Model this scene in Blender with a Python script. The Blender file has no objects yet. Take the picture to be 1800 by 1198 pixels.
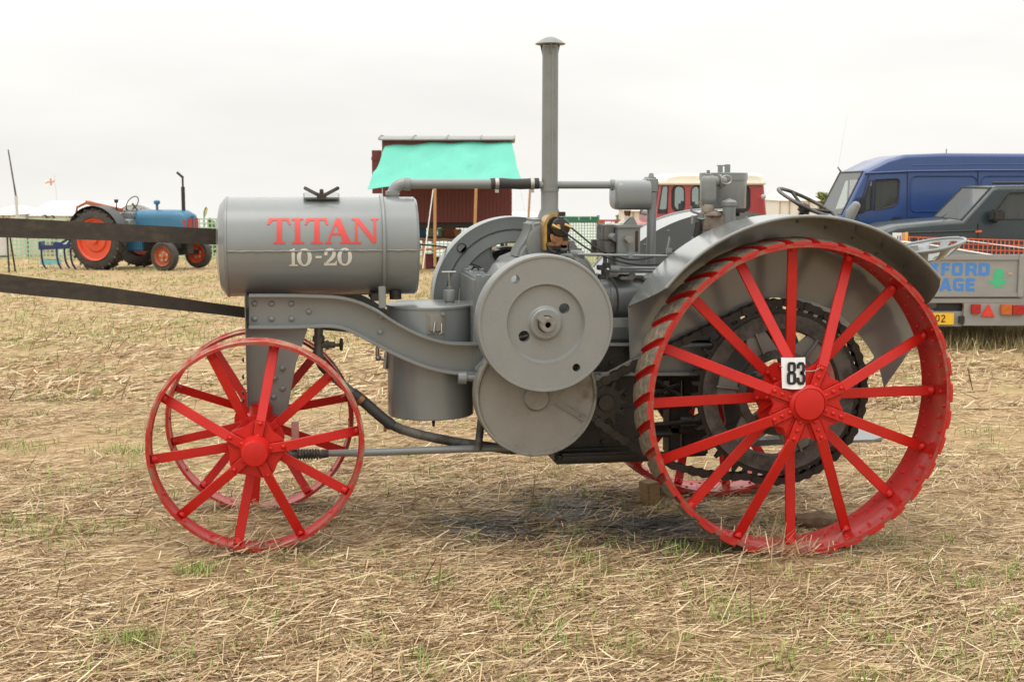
import bpy, bmesh, math, random
import numpy as np
from mathutils import Matrix, Vector
random.seed(7); rng = np.random.default_rng(11)
R = math.radians; PI = math.pi
S = bpy.context.scene; COL = S.collection

# ------------------------------------------------------------------ camera
F_, CX, CY, HY, VX, H = 2300.0, 900.0, 599.0, 320.0, 530.0, 1.60
PHI = math.atan((CY - HY) / F_); TH = math.atan((CX - VX) / F_ * math.cos(PHI))
FW = np.array([math.sin(TH)*math.cos(PHI), math.cos(TH)*math.cos(PHI), -math.sin(PHI)])
RT = np.array([math.cos(TH), -math.sin(TH), 0.0]); DN = np.cross(FW, RT)
CAMP = np.array([0.0, 0.0, H])
cam = bpy.data.cameras.new('camera'); co = bpy.data.objects.new('camera', cam); COL.objects.link(co)
co.location = (0, 0, H); co.rotation_euler = (PI/2 - PHI, 0, -TH)
cam.sensor_width = 36; cam.lens = F_/1800*36; cam.clip_start = .05; cam.clip_end = 3000
cam.dof.use_dof = True; cam.dof.focus_distance = 5.85; cam.dof.aperture_fstop = 8.0
S.camera = co

# ------------------------------------------------------------------ sky, sun, exposure
wd = bpy.data.worlds.new('World'); S.world = wd; wd.use_nodes = True
nt = wd.node_tree; nt.nodes.clear()
def wn(t, **k):
    n = nt.nodes.new(t)
    for a, b in k.items(): setattr(n, a, b)
    return n
SUN_EL = R(72)
out = wn('ShaderNodeOutputWorld'); bg = wn('ShaderNodeBackground'); bg2 = wn('ShaderNodeBackground'); add = wn('ShaderNodeMixShader'); add.inputs[0].default_value = .9
sky = wn('ShaderNodeTexSky', sky_type='NISHITA', sun_disc=False, sun_elevation=SUN_EL, sun_rotation=R(235)); bg.inputs[1].default_value = .05
tc = wn('ShaderNodeTexCoord'); sep = wn('ShaderNodeSeparateXYZ'); mp = wn('ShaderNodeMapping'); mp.inputs['Scale'].default_value = (1.0, 1.0, 4.2)
n1 = wn('ShaderNodeTexNoise'); n1.inputs['Scale'].default_value = 2.2; n1.inputs['Detail'].default_value = 5; n1.inputs['Roughness'].default_value = .5
cr = wn('ShaderNodeValToRGB'); cr.color_ramp.elements[0].position = .3; cr.color_ramp.elements[0].color = (.885, .87, .835, 1)
cr.color_ramp.elements[1].position = .62; cr.color_ramp.elements[1].color = (1.05, 1.035, .99, 1)
mr = wn('ShaderNodeMapRange'); mr.inputs['From Min'].default_value = 0.08; mr.inputs['From Max'].default_value = 1; mr.inputs['To Min'].default_value = 1.0; mr.inputs['To Max'].default_value = 2.5
vm = wn('ShaderNodeVectorMath', operation='SCALE')
L = nt.links.new
L(tc.outputs['Generated'], sep.inputs[0]); L(tc.outputs['Generated'], mp.inputs[0]); L(mp.outputs[0], n1.inputs[0])
L(n1.outputs[0], cr.inputs[0]); L(sep.outputs['Z'], mr.inputs['Value']); L(cr.outputs[0], vm.inputs[0]); L(mr.outputs[0], vm.inputs['Scale'])
L(vm.outputs[0], bg2.inputs[0]); bg2.inputs[1].default_value = 1.0; L(sky.outputs[0], bg.inputs[0])
L(bg.outputs[0], add.inputs[1]); L(bg2.outputs[0], add.inputs[2]); L(add.outputs[0], out.inputs[0])
sl = bpy.data.lights.new('sun', 'SUN'); sl.energy = .9; sl.angle = R(35); sl.color = (1, .96, .9)
so = bpy.data.objects.new('sun', sl); COL.objects.link(so)
sd = Vector((math.sin(R(235))*math.cos(SUN_EL), math.cos(R(235))*math.cos(SUN_EL), math.sin(SUN_EL)))
so.rotation_euler = sd.to_track_quat('Z', 'Y').to_euler(); so.location = (0, 0, 20)
S.view_settings.view_transform = 'Standard'; S.view_settings.look = 'None'; S.view_settings.exposure = 0.1; S.view_settings.gamma = 1
S.view_settings.use_curve_mapping = False
S.render.engine = 'CYCLES'; S.cycles.use_denoising = True; S.cycles.max_bounces = 6; S.cycles.transparent_max_bounces = 12
S.cycles.caustics_reflective = False; S.cycles.caustics_refractive = False

# ------------------------------------------------------------------ geometry helpers
def P(px, py, Y):
    d = FW + RT*(px-CX)/F_ + DN*(py-CY)/F_
    p = CAMP + d*(Y/d[1]); return Vector(p)
def XZ(px, py, Y): p = P(px, py, Y); return (p.x, p.z)
def ground(x, y):
    x = np.asarray(x, float); y = np.asarray(y, float)
    d = y*math.cos(TH) + x*math.sin(TH)
    z = -.028 - .045*np.tanh((x-1.0)/1.6)*np.exp(-(np.maximum(d-6, 0)/9)**2)
    z = z - .0168*np.log1p(np.exp(np.clip((d-4.5)/1.0, -30, 200)))
    z = z - .062*np.log1p(np.exp(np.clip((d-41)/1.5, -30, 600)))*1.5
    z = z + .005*np.sin(x*1.3+y*.7)*np.sin(y*1.1-x*.4) + .003*np.sin(x*4.1)*np.sin(y*3.7)
    return z
W = {}; FR = [Matrix.Identity(4)]
def link(o, parent, mw):
    COL.objects.link(o)
    if parent is not None: o.parent = parent; o.matrix_basis = W[parent.name].inverted() @ mw
    else: o.matrix_basis = mw
    W[o.name] = mw.copy(); return o
def tag(o, label=None, cat=None, group=None, kind=None):
    if label: o['label'] = label
    if cat: o['category'] = cat
    if group: o['group'] = group
    if kind: o['kind'] = kind
    return o
def thing(name, mw, label, cat, group=None):
    o = bpy.data.objects.new(name, None); o.empty_display_size = .2
    link(o, None, mw); return tag(o, label, cat, group)
def inst(src, name, parent, M):
    o = bpy.data.objects.new(name, src if isinstance(src, bpy.types.Mesh) else src.data)
    return link(o, parent, FR[0] @ M)
def copy_tree(o, mw, parent=None):
    c = o.copy(); link(c, parent, mw)
    for ch in list(o.children): copy_tree(ch, mw @ (W[o.name].inverted() @ W[ch.name]), c)
    return c
def rotm(axis): # matrix sending +Z to axis
    return Vector(axis).normalized().to_track_quat('Z', 'Y').to_matrix().to_4x4()
class MB:
    def __init__(s): s.v = []; s.f = []; s.m = []; s.mi = 0
    def add(s, vs, fs, M=None):
        b = len(s.v)
        if M is not None: vs = [M @ Vector(v) for v in vs]
        s.v += [tuple(v) for v in vs]; s.f += [tuple(i+b for i in f) for f in fs]; s.m += [s.mi]*len(fs); return s
    def box(s, c, d, M=None):
        x, y, z = d[0]/2, d[1]/2, d[2]/2; c = Vector(c)
        vs = [c+Vector((i*x, j*y, k*z)) for i in (-1, 1) for j in (-1, 1) for k in (-1, 1)]
        return s.add(vs, [(0,1,3,2),(4,6,7,5),(0,4,5,1),(2,3,7,6),(0,2,6,4),(1,5,7,3)], M)
    def box2(s, a, b, M=None):
        a = Vector(a); b = Vector(b); return s.box((a+b)/2, [abs(x) for x in (b-a)], M)
    def bar(s, p0, p1, w, t, up=(0, 1, 0)):     # rectangular bar, w across, t along up
        p0 = Vector(p0); p1 = Vector(p1); d = (p1-p0).normalized(); u = Vector(up); a = d.cross(u).normalized(); u = a.cross(d).normalized()
        vs = [p+a*i*w/2+u*j*t/2 for p in (p0, p1) for i, j in ((-1,-1),(1,-1),(1,1),(-1,1))]
        return s.add(vs, [(0,1,2,3),(7,6,5,4),(0,4,5,1),(1,5,6,2),(2,6,7,3),(3,7,4,0)])
    def lathe(s, prof, o, axis, n=24, closed=False, M=None, caps=True):
        A = Matrix.Translation(Vector(o)) @ rotm(axis)
        if M is not None: A = M @ A
        vs = []; fs = []; k = len(prof)
        for i in range(n):
            a = 2*PI*i/n; c, q = math.cos(a), math.sin(a)
            vs += [A @ Vector((r*c, r*q, h)) for r, h in prof]
        for i in range(n):
            j = (i+1) % n
            for t in range(k if closed else k-1):
                u = (t+1) % k; fs.append((i*k+t, j*k+t, j*k+u, i*k+u))
        if not closed and caps:
            if prof[0][0] > 1e-6: fs.append(tuple(i*k for i in range(n))[::-1])
            if prof[-1][0] > 1e-6: fs.append(tuple(i*k+k-1 for i in range(n)))
        return s.add(vs, fs)
    def cyl(s, p0, p1, r, r1=None, n=16):
        p0 = Vector(p0); p1 = Vector(p1); d = p1-p0
        return s.lathe([(r, 0), (r if r1 is None else r1, d.length)], p0, d, n)
    def tube(s, pts, r, n=10, cap=True):
        pts = [Vector(p) for p in pts]; rr = r if isinstance(r, (list, tuple)) else [r]*len(pts)
        t0 = (pts[1]-pts[0]).normalized(); u = t0.orthogonal().normalized(); vs = []; fs = []
        for i, p in enumerate(pts):
            t = (pts[min(i+1, len(pts)-1)]-pts[max(i-1, 0)]).normalized()
            u = (u-t*u.dot(t)).normalized(); w = t.cross(u)
            vs += [p+(u*math.cos(2*PI*k/n)+w*math.sin(2*PI*k/n))*rr[i] for k in range(n)]
        for i in range(len(pts)-1):
            for k in range(n): fs.append((i*n+k, i*n+(k+1) % n, (i+1)*n+(k+1) % n, (i+1)*n+k))
        if cap: fs += [tuple(range(n))[::-1], tuple(range((len(pts)-1)*n, len(pts)*n))]
        return s.add(vs, fs)
    def prism(s, poly, y0, y1, M=None):         # polygon in XZ extruded along Y
        n = len(poly); vs = [(x, y0, z) for x, z in poly]+[(x, y1, z) for x, z in poly]
        return s.add(vs, [tuple(range(n)), tuple(range(n, 2*n))[::-1]]+[(i, i+n, (i+1) % n+n, (i+1) % n) for i in range(n)], M)
    def grid(s, rows, closed=False):
        k = len(rows[0]); vs = [p for r in rows for p in r]; fs = []
        for i in range(len(rows)-1):
            for j in range(k if closed else k-1): fs.append((i*k+j, i*k+(j+1) % k, (i+1)*k+(j+1) % k, (i+1)*k+j))
        return s.add(vs, fs)
    def ball(s, c, r, n=14, sc=(1, 1, 1)):
        prof = [(max(r*math.sin(PI*i/8), 0), -r*math.cos(PI*i/8)) for i in range(9)]
        return s.lathe(prof, (0, 0, 0), (0, 0, 1), n, M=Matrix.Translation(Vector(c)) @ Matrix.Diagonal((*sc, 1)))
    def plate(s, outs, y0, y1):                 # 2D outlines in XZ (first is outer, rest holes), extruded from y0 to y1
        cu = bpy.data.curves.new('t', 'CURVE'); cu.dimensions = '2D'; cu.fill_mode = 'BOTH'; cu.extrude = abs(y1-y0)/2
        for o_ in outs:
            sp = cu.splines.new('POLY'); sp.points.add(len(o_)-1); sp.use_cyclic_u = True
            sp.points.foreach_set('co', [c for p in o_ for c in (p[0], p[1], 0, 1)])
        ob = bpy.data.objects.new('t', cu); me = ob.to_mesh()
        ym = (y0+y1)/2
        s.add([(v.co.x, ym+v.co.z, v.co.y) for v in me.vertices], [tuple(p.vertices) for p in me.polygons])
        ob.to_mesh_clear(); bpy.data.objects.remove(ob); bpy.data.curves.remove(cu); return s
    def mesh(s, name, mats, c=Vector((0, 0, 0)), bevel=0, seg=2, smooth=38, solid=0, sub=0):
        me = bpy.data.meshes.new(name)
        me.from_pydata([tuple(Vector(v)-c) for v in s.v], [], s.f)
        mats = mats if isinstance(mats, (list, tuple)) else [mats]
        for m_ in mats: me.materials.append(m_)
        if len(mats) > 1: me.polygons.foreach_set('material_index', s.m)
        bm = bmesh.new(); bm.from_mesh(me)
        bmesh.ops.remove_doubles(bm, verts=bm.verts, dist=2e-5)
        bmesh.ops.recalc_face_normals(bm, faces=bm.faces)
        if solid: bmesh.ops.solidify(bm, geom=bm.faces[:], thickness=solid); bmesh.ops.recalc_face_normals(bm, faces=bm.faces)
        if bevel:
            es = [e for e in bm.edges if len(e.link_faces) == 2 and e.calc_face_angle(0) > R(35)]
            bmesh.ops.bevel(bm, geom=es, offset=bevel, segments=seg, affect='EDGES', clamp_overlap=True)
        bm.to_mesh(me); bm.free()
        if smooth: me.shade_smooth(); me.set_sharp_from_angle(angle=R(smooth))
        return me
    def build(s, name, mats, parent=None, label=None, M=None, **k):
        a = np.array(s.v); c = Vector((a.min(0)+a.max(0))/2)
        o = bpy.data.objects.new(name, s.mesh(name, mats, c, **k))
        link(o, parent, FR[0] @ (M if M is not None else Matrix()) @ Matrix.Translation(c))
        if label: o['label'] = label
        return o
def circ(cx, cz, r, n=32, r2=None, a0=0): return [(cx+r*math.cos(a0+2*PI*i/n), cz+(r2 or r)*math.sin(a0+2*PI*i/n)) for i in range(n)]
def smooth_path(pts, n=6):
    pts = [Vector(p) for p in pts]; res = []
    for i in range(len(pts)-1):
        a = pts[max(i-1, 0)]; b = pts[i]; c = pts[i+1]; d = pts[min(i+2, len(pts)-1)]
        for k in range(n):
            t = k/n
            res.append(.5*((2*b)+(c-a)*t+(2*a-5*b+4*c-d)*t*t+(3*b-a-3*c+d)*t**3))
    return res+[pts[-1]]
def ribbon(pts, w):                              # polygon outline of a 2D stroke
    n = len(pts); l = []; r = []
    for i, p in enumerate(pts):
        a = Vector(pts[max(i-1, 0)]); b = Vector(pts[min(i+1, n-1)]); t = (b-a).normalized()
        q = Vector((-t.y, t.x))
        if 0 < i < n-1:
            t1 = (Vector(p)-a).normalized(); k = 1/max(.5, Vector((-t1.y, t1.x)).dot(q))
        else: k = 1
        ww = w if not isinstance(w, (list, tuple)) else w[i]
        l.append(tuple(Vector(p)+q*ww/2*k)); r.append(tuple(Vector(p)-q*ww/2*k))
    return l+r[::-1]
def arc(cx, cy, rx, ry, a0, a1, n=10): return [(cx+rx*math.cos(R(a0+(a1-a0)*i/n)), cy+ry*math.sin(R(a0+(a1-a0)*i/n))) for i in range(n+1)]

# ------------------------------------------------------------------ materials
def pm(name, c, c2=None, rough=.5, metal=0, scale=6, bump=0, bscale=80, spec=.5, dirt=None, dscale=5, damt=.5, coat=0, streak=None, fine=None, emit=None):
    m = bpy.data.materials.new(name); m.use_nodes = True; t = m.node_tree; b = t.nodes['Principled BSDF']; l = t.links.new
    b.inputs['Metallic'].default_value = metal; b.inputs['Roughness'].default_value = rough
    b.inputs['Specular IOR Level'].default_value = spec; b.inputs['Coat Weight'].default_value = coat; b.inputs['Coat Roughness'].default_value = .15
    c2 = c2 or tuple(x*.82 for x in c)
    tc = t.nodes.new('ShaderNodeTexCoord'); co_ = tc.outputs['Object']
    if streak:
        mpn = t.nodes.new('ShaderNodeMapping'); mpn.inputs['Scale'].default_value = streak; l(co_, mpn.inputs[0]); co_ = mpn.outputs[0]
    def noise(sc, det=4, ro=.55):
        n = t.nodes.new('ShaderNodeTexNoise'); n.inputs['Scale'].default_value = sc; n.inputs['Detail'].default_value = det; n.inputs['Roughness'].default_value = ro
        l(co_, n.inputs[0]); return n.outputs[0]
    def ramp(src, a, b_):
        r = t.nodes.new('ShaderNodeMapRange'); r.inputs[1].default_value = a; r.inputs[2].default_value = b_; l(src, r.inputs[0]); return r.outputs[0]
    def mix(fac, a, b_):
        x = t.nodes.new('ShaderNodeMix'); x.data_type = 'RGBA'
        l(fac, x.inputs[0])
        for i, q in ((6, a), (7, b_)):
            if isinstance(q, tuple): x.inputs[i].default_value = (*q, 1)
            else: l(q, x.inputs[i])
        return x.outputs[2]
    nf = noise(scale); col = mix(ramp(nf, .3, .7), c, c2)
    if fine:
        col = mix(ramp(noise(fine[1], 2), .42, .6), col, fine[0])
    ro = None
    if dirt:
        msk = ramp(noise(dscale, 8, .68), 1-damt-.08, 1-damt+.12)
        col = mix(msk, col, dirt)
        rr = t.nodes.new('ShaderNodeMapRange'); rr.inputs[3].default_value = rough; rr.inputs[4].default_value = min(1, rough+.35); l(msk, rr.inputs[0]); ro = rr.outputs[0]
    else:
        rr = t.nodes.new('ShaderNodeMapRange'); rr.inputs[1].default_value = .3; rr.inputs[2].default_value = .7
        rr.inputs[3].default_value = max(.03, rough-.06); rr.inputs[4].default_value = min(1, rough+.08); l(noise(scale*3), rr.inputs[0]); ro = rr.outputs[0]
    l(ro, b.inputs['Roughness']); l(col, b.inputs['Base Color'])
    if bump:
        bn = t.nodes.new('ShaderNodeBump'); bn.inputs['Strength'].default_value = bump; bn.inputs['Distance'].default_value = .004
        l(noise(bscale, 3), bn.inputs['Height']); l(bn.outputs[0], b.inputs['Normal'])
    return m
GD = (.16, .155, .15)
grey = pm('grey_paint', (.198, .213, .212), (.174, .188, .187), .27, scale=4, bump=.10, bscale=120, dirt=(.16, .14, .11), damt=.25, dscale=3.5, coat=.25, spec=.6)
greyF = pm('grey_flywheel_paint', (.228, .233, .227), (.208, .213, .207), .32, scale=9, bump=.25, bscale=90, dirt=(.18, .165, .14), damt=.24, dscale=6, spec=.55)
greyC = pm('grey_cast_paint', (.20, .207, .20), (.165, .172, .166), .36, scale=12, bump=.35, bscale=150, dirt=(.13, .11, .085), damt=.33, dscale=8)
greyM = pm('grey_muddy_paint', (.235, .225, .2), (.2, .187, .163), .5, scale=7, bump=.3, bscale=110, dirt=(.12, .085, .05), damt=.36, dscale=6)
fend = pm('fender_paint', (.168, .176, .17), (.148, .155, .15), .22, scale=3, bump=.05, bscale=30, dirt=(.16, .145, .12), damt=.22, dscale=4, coat=.55, spec=.7)
iron = pm('greasy_iron', (.016, .015, .013), (.032, .027, .021), .48, scale=12, bump=.5, bscale=70, dirt=(.06, .045, .03), damt=.3, dscale=10, spec=.4)
ironG = pm('dirty_grey_iron', (.125, .12, .108), (.07, .066, .058), .4, scale=9, bump=.35, bscale=80, dirt=(.03, .026, .02), damt=.47, dscale=9)
steel = pm('bare_steel', (.45, .44, .42), (.35, .34, .32), .35, metal=.9, scale=20)
red = pm('red_paint', (.56, .017, .012), (.48, .014, .010), .36, scale=8, bump=.3, bscale=170, coat=.06, spec=.32, dirt=(.3, .04, .025), damt=.22, dscale=8)
redrim = pm('red_rim_worn', (.52, .02, .015), (.40, .018, .014), .36, scale=8, bump=.3, bscale=140, dirt=(.30, .14, .09), damt=.3, dscale=11, coat=.1)
redmud = pm('red_rim_muddy', (.45, .026, .02), (.36, .035, .025), .42, scale=10, bump=.5, bscale=120, dirt=(.40, .31, .21), damt=.49, dscale=14)
redrim2 = pm('red_rim_band', (.50, .019, .014), (.40, .018, .014), .36, scale=8, bump=.3, bscale=140, dirt=(.34, .16, .10), damt=.33, dscale=12, coat=.08, spec=.35)
lugtop = pm('lug_worn_top', (.21, .17, .12), (.11, .09, .065), .8, scale=40, bump=.9, bscale=160, dirt=(.33, .265, .18), damt=.42, dscale=30)
rimedge = pm('rim_edge_worn', (.46, .022, .017), (.36, .02, .016), .42, scale=10, bump=.5, bscale=120, dirt=(.19, .13, .085), damt=.46, dscale=17, spec=.3)
rubber = pm('black_rubber', (.022, .021, .02), (.032, .03, .028), .6, scale=20, bump=.2, bscale=200)
tyre = pm('tyre_rubber', (.035, .033, .03), (.06, .052, .042), .75, scale=9, dirt=(.13, .105, .075), damt=.34, dscale=6, bump=.2)
beltm = pm('belt_fabric', (.032, .026, .02), (.055, .044, .033), .7, scale=10, bump=.6, bscale=160, dirt=(.095, .075, .052), damt=.37, dscale=5, streak=(.6, 4, 4))
brass = pm('brass', (.52, .34, .12), (.36, .22, .08), .33, metal=.85, scale=22, dirt=(.16, .1, .05), damt=.35, dscale=16)
copper = pm('copper_brown', (.33, .17, .08), (.2, .1, .05), .4, metal=.7, scale=22)
bake = pm('bakelite', (.018, .014, .012), None, .25, scale=12)
white = pm('white_paint', (.8, .79, .75), (.74, .73, .69), .5, scale=7)
letR = pm('letter_red', (.60, .055, .045), (.53, .05, .042), .35, scale=8)
letW = pm('letter_white', (.63, .63, .59), (.56, .56, .52), .4, scale=30, dirt=(.4, .4, .37), damt=.3, dscale=25)
paper = pm('paper', (.86, .86, .88), (.8, .8, .83), .6, scale=7)
black = pm('black_print', (.012, .012, .012), None, .5)
wood = pm('raw_wood', (.5, .29, .12), (.38, .2, .085), .7, scale=9, streak=(8, 8, 1.2), bump=.3)
woodD = pm('weathered_wood', (.2, .13, .075), (.11, .075, .045), .85, scale=12, bump=.8, bscale=60, streak=(1, 6, 6))
glassD = pm('slot_glass', (.05, .035, .025), None, .1)

# ------------------------------------------------------------------ ground
PX = lambda px, py: (P(px, py, 1.0), )
def on_ground(px, py):
    d = FW + RT*(px-CX)/F_ + DN*(py-CY)/F_; t = 1.0
    for _ in range(60):
        p = CAMP+d*t; t += (p[2]-float(ground(p[0], p[1])))/(-d[2])*.7
    p = CAMP+d*t; return Vector((p[0], p[1], float(ground(p[0], p[1]))))
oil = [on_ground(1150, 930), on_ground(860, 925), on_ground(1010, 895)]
def field_material():
    m = bpy.data.materials.new('stubble_field'); m.use_nodes = True; t = m.node_tree; b = t.nodes['Principled BSDF']; l = t.links.new
    g = t.nodes.new('ShaderNodeNewGeometry'); pos = g.outputs['Position']
    def noise(sc, det=5, ro=.6, st=None):
        n = t.nodes.new('ShaderNodeTexNoise'); n.inputs['Scale'].default_value = sc; n.inputs['Detail'].default_value = det; n.inputs['Roughness'].default_value = ro
        if st:
            q = t.nodes.new('ShaderNodeMapping'); q.inputs['Scale'].default_value = st[:3]; q.inputs['Rotation'].default_value = (0, 0, st[3]); l(pos, q.inputs[0]); l(q.outputs[0], n.inputs[0])
        else: l(pos, n.inputs[0])
        return n.outputs[0]
    def ramp(src, a, b_, lo=0, hi=1):
        r = t.nodes.new('ShaderNodeMapRange'); r.inputs[1].default_value = a; r.inputs[2].default_value = b_; r.inputs[3].default_value = lo; r.inputs[4].default_value = hi; l(src, r.inputs[0]); return r.outputs[0]
    def mix(fac, a, b_):
        x = t.nodes.new('ShaderNodeMix'); x.data_type = 'RGBA'; l(fac, x.inputs[0])
        for i, q in ((6, a), (7, b_)):
            if isinstance(q, tuple): x.inputs[i].default_value = (*q, 1)
            else: l(q, x.inputs[i])
        return x.outputs[2]
    col = mix(ramp(noise(30, 6, .7), .35, .65), (.265, .163, .083), (.45, .315, .172))
    col = mix(ramp(noise(1.0, 4, .6, (6, 40, 1, .3)), .45, .7), col, (.54, .39, .21))
    col = mix(ramp(noise(1.6, 5, .65), .46, .74, 0, .7), col, (.27, .26, .09))
    col = mix(ramp(noise(.35, 3, .5), .5, .75, 0, .45), col, (.36, .27, .12))
    msk = None
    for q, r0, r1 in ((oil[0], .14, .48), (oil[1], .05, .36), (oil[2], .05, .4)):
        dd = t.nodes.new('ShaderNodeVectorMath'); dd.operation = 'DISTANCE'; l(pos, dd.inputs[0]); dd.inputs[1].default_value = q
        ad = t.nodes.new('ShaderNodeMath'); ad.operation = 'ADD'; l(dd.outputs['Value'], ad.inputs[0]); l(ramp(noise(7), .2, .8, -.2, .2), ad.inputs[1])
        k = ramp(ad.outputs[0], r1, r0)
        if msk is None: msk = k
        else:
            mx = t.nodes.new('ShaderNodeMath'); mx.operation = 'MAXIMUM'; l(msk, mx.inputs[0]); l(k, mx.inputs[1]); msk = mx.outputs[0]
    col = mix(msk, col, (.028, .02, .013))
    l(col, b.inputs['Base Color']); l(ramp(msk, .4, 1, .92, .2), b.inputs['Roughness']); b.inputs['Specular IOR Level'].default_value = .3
    bn = t.nodes.new('ShaderNodeBump'); bn.inputs['Strength'].default_value = .8; bn.inputs['Distance'].default_value = .02
    l(noise(38, 8, .75), bn.inputs['Height']); l(bn.outputs[0], b.inputs['Normal']); return m
def axis_pts(lo, hi, f0, f1, fine, growth):
    a = list(np.arange(f0, f1+1e-6, fine)); s_ = fine
    while a[-1] < hi: s_ *= growth; a.append(a[-1]+s_)
    s_ = fine
    while a[0] > lo: s_ *= growth; a.insert(0, a[0]-s_)
    return np.array(a)
def make_field():
    xs = axis_pts(-500, 700, -3, 6, .08, 1.13); ys = axis_pts(-60, 900, 3, 10, .08, 1.1)
    X, Y = np.meshgrid(xs, ys); Z = ground(X, Y)
    near = np.exp(-((Y-6)/6)**2)*np.exp(-((X-1)/7)**2)
    Z = Z+rng.normal(0, .004, Z.shape)*near
    nx, ny = len(xs), len(ys); v = np.stack([X.ravel(), Y.ravel(), Z.ravel()], 1)
    i = np.arange(nx*ny).reshape(ny, nx); f = np.stack([i[:-1, :-1], i[:-1, 1:], i[1:, 1:], i[1:, :-1]], -1).reshape(-1, 4)
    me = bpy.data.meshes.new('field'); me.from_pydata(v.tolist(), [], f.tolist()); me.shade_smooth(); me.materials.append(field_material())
    o = bpy.data.objects.new('field', me); link(o, None, Matrix()); tag(o, 'wide straw covered stubble field with dark oil stains under the tractor', kind='structure')
make_field()

def island_mat(name, stops, rough=.7, trans=0, spec=.3):
    m = bpy.data.materials.new(name); m.use_nodes = True; t = m.node_tree; b = t.nodes['Principled BSDF']
    g = t.nodes.new('ShaderNodeNewGeometry'); r = t.nodes.new('ShaderNodeValToRGB')
    while len(r.color_ramp.elements) < len(stops): r.color_ramp.elements.new(.5)
    for e, (p, c) in zip(r.color_ramp.elements, stops): e.position = p; e.color = (*c, 1)
    t.links.new(g.outputs['Random Per Island'], r.inputs[0]); t.links.new(r.outputs[0], b.inputs['Base Color'])
    b.inputs['Roughness'].default_value = rough; b.inputs['Specular IOR Level'].default_value = spec
    return m
def strips(name, mat, base, dirv, side, up, length, width, bend, label, nseg=2):
    """many thin bent strips in one mesh: base (N,3), unit dir/side/up (N,3)"""
    N = len(base); ts = np.linspace(0, 1, nseg+1); rows = []
    for t in ts:
        c = base+dirv*(length*t)[:, None]+up*(bend*(t*t))[:, None]
        w = width*(1-.75*t**2 if nseg > 2 else np.ones(N)*(1 if 0 < t < 1 else .8))
        rows += [c-side*(w/2)[:, None], c+side*(w/2)[:, None]]
    v = np.stack(rows, 1).reshape(-1, 3); k = 2*(nseg+1)
    q = np.array([[2*i, 2*i+1, 2*i+3, 2*i+2] for i in range(nseg)])
    f = (np.arange(N)[:, None, None]*k+q[None]).reshape(-1, 4)
    me = bpy.data.meshes.new(name); me.vertices.add(len(v)); me.vertices.foreach_set('co', v.astype(np.float32).ravel())
    me.loops.add(f.size); me.loops.foreach_set('vertex_index', f.astype(np.int32).ravel())
    me.polygons.add(len(f)); me.polygons.foreach_set('loop_start', np.arange(0, f.size, 4, dtype=np.int32))
    me.update(calc_edges=True); me.validate(); me.materials.append(mat); me.shade_smooth()
    o = bpy.data.objects.new(name, me); link(o, None, Matrix()); return tag(o, label, kind='stuff')
def unit(a): return a/np.linalg.norm(a, axis=1, keepdims=True)
def clump(x, y): # patchiness 0..1
    return .5+.25*np.sin(x*2.1+1.3*np.sin(y*1.7))+.25*np.sin(y*2.9+1.1*np.sin(x*2.3+2))
def scatter(N, d0, d1, power):
    d = (d0**(1-power)+rng.random(N)*(d1**(1-power)-d0**(1-power)))**(1/(1-power))
    lat = (rng.random(N)*2-1)*(d*.42+.3)
    x = d*math.sin(TH)+lat*math.cos(TH); y = d*math.cos(TH)-lat*math.sin(TH); return x, y, d
straw_mat = island_mat('straw', [(0, (.12, .07, .034)), (.22, (.27, .168, .082)), (.55, (.45, .318, .175)), (.85, (.60, .45, .27)), (1, (.78, .65, .43))], .55)
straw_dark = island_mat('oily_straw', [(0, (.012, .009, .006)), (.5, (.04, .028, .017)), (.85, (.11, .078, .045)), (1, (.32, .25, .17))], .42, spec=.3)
def make_straw(N, d0, d1, power, lmin, lmax, w, zmax, name, label, tiltmax=.22, up_frac=.03, dark=False):
    x, y, d = scatter(N, d0, d1, power)
    keep = rng.random(N) < .15+.85*clump(x, y)*(.6+.8*clump(x*3.1+4, y*2.3)); x, y, d = x[keep], y[keep], d[keep]; N = len(x)
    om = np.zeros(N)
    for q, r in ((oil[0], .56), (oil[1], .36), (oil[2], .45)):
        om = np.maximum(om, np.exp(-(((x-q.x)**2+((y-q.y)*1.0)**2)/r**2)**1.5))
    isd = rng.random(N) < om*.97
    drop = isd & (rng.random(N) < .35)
    az = rng.normal(0, .7, N)+.2; fl = rng.random(N) < .38; az[fl] = rng.random(fl.sum())*2*PI
    el = np.abs(rng.normal(0, tiltmax, N)); st = rng.random(N) < up_frac; el[st] = rng.random(st.sum())*1.1+.2
    ln = lmin+(lmax-lmin)*rng.beta(1.3, 2.6, N); wd_ = w*(.6+.8*rng.random(N))
    dv = np.stack([np.cos(az)*np.cos(el), np.sin(az)*np.cos(el), np.sin(el)], 1)
    roll = rng.normal(0, .5, N)
    sd_ = unit(np.cross(dv, np.array([0, 0, 1.0])+1e-6)); up = np.cross(sd_, dv)
    sd2 = sd_*np.cos(roll)[:, None]+up*np.sin(roll)[:, None]
    cx_, cy_ = x-dv[:, 0]*ln/2, y-dv[:, 1]*ln/2
    base = np.stack([cx_, cy_, ground(cx_, cy_)+.002+rng.random(N)**2*zmax], 1)
    be = rng.normal(-.03, .05, N)*ln
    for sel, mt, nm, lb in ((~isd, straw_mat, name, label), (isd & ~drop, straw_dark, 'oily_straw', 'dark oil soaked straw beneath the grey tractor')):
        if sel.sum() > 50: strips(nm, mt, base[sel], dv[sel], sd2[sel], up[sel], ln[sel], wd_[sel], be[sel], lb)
make_straw(170000, 3.9, 10.5, 1.9, .02, .27, .0039, .010, 'straw', 'loose dry straw lying over the near field', .07, .012)
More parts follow.
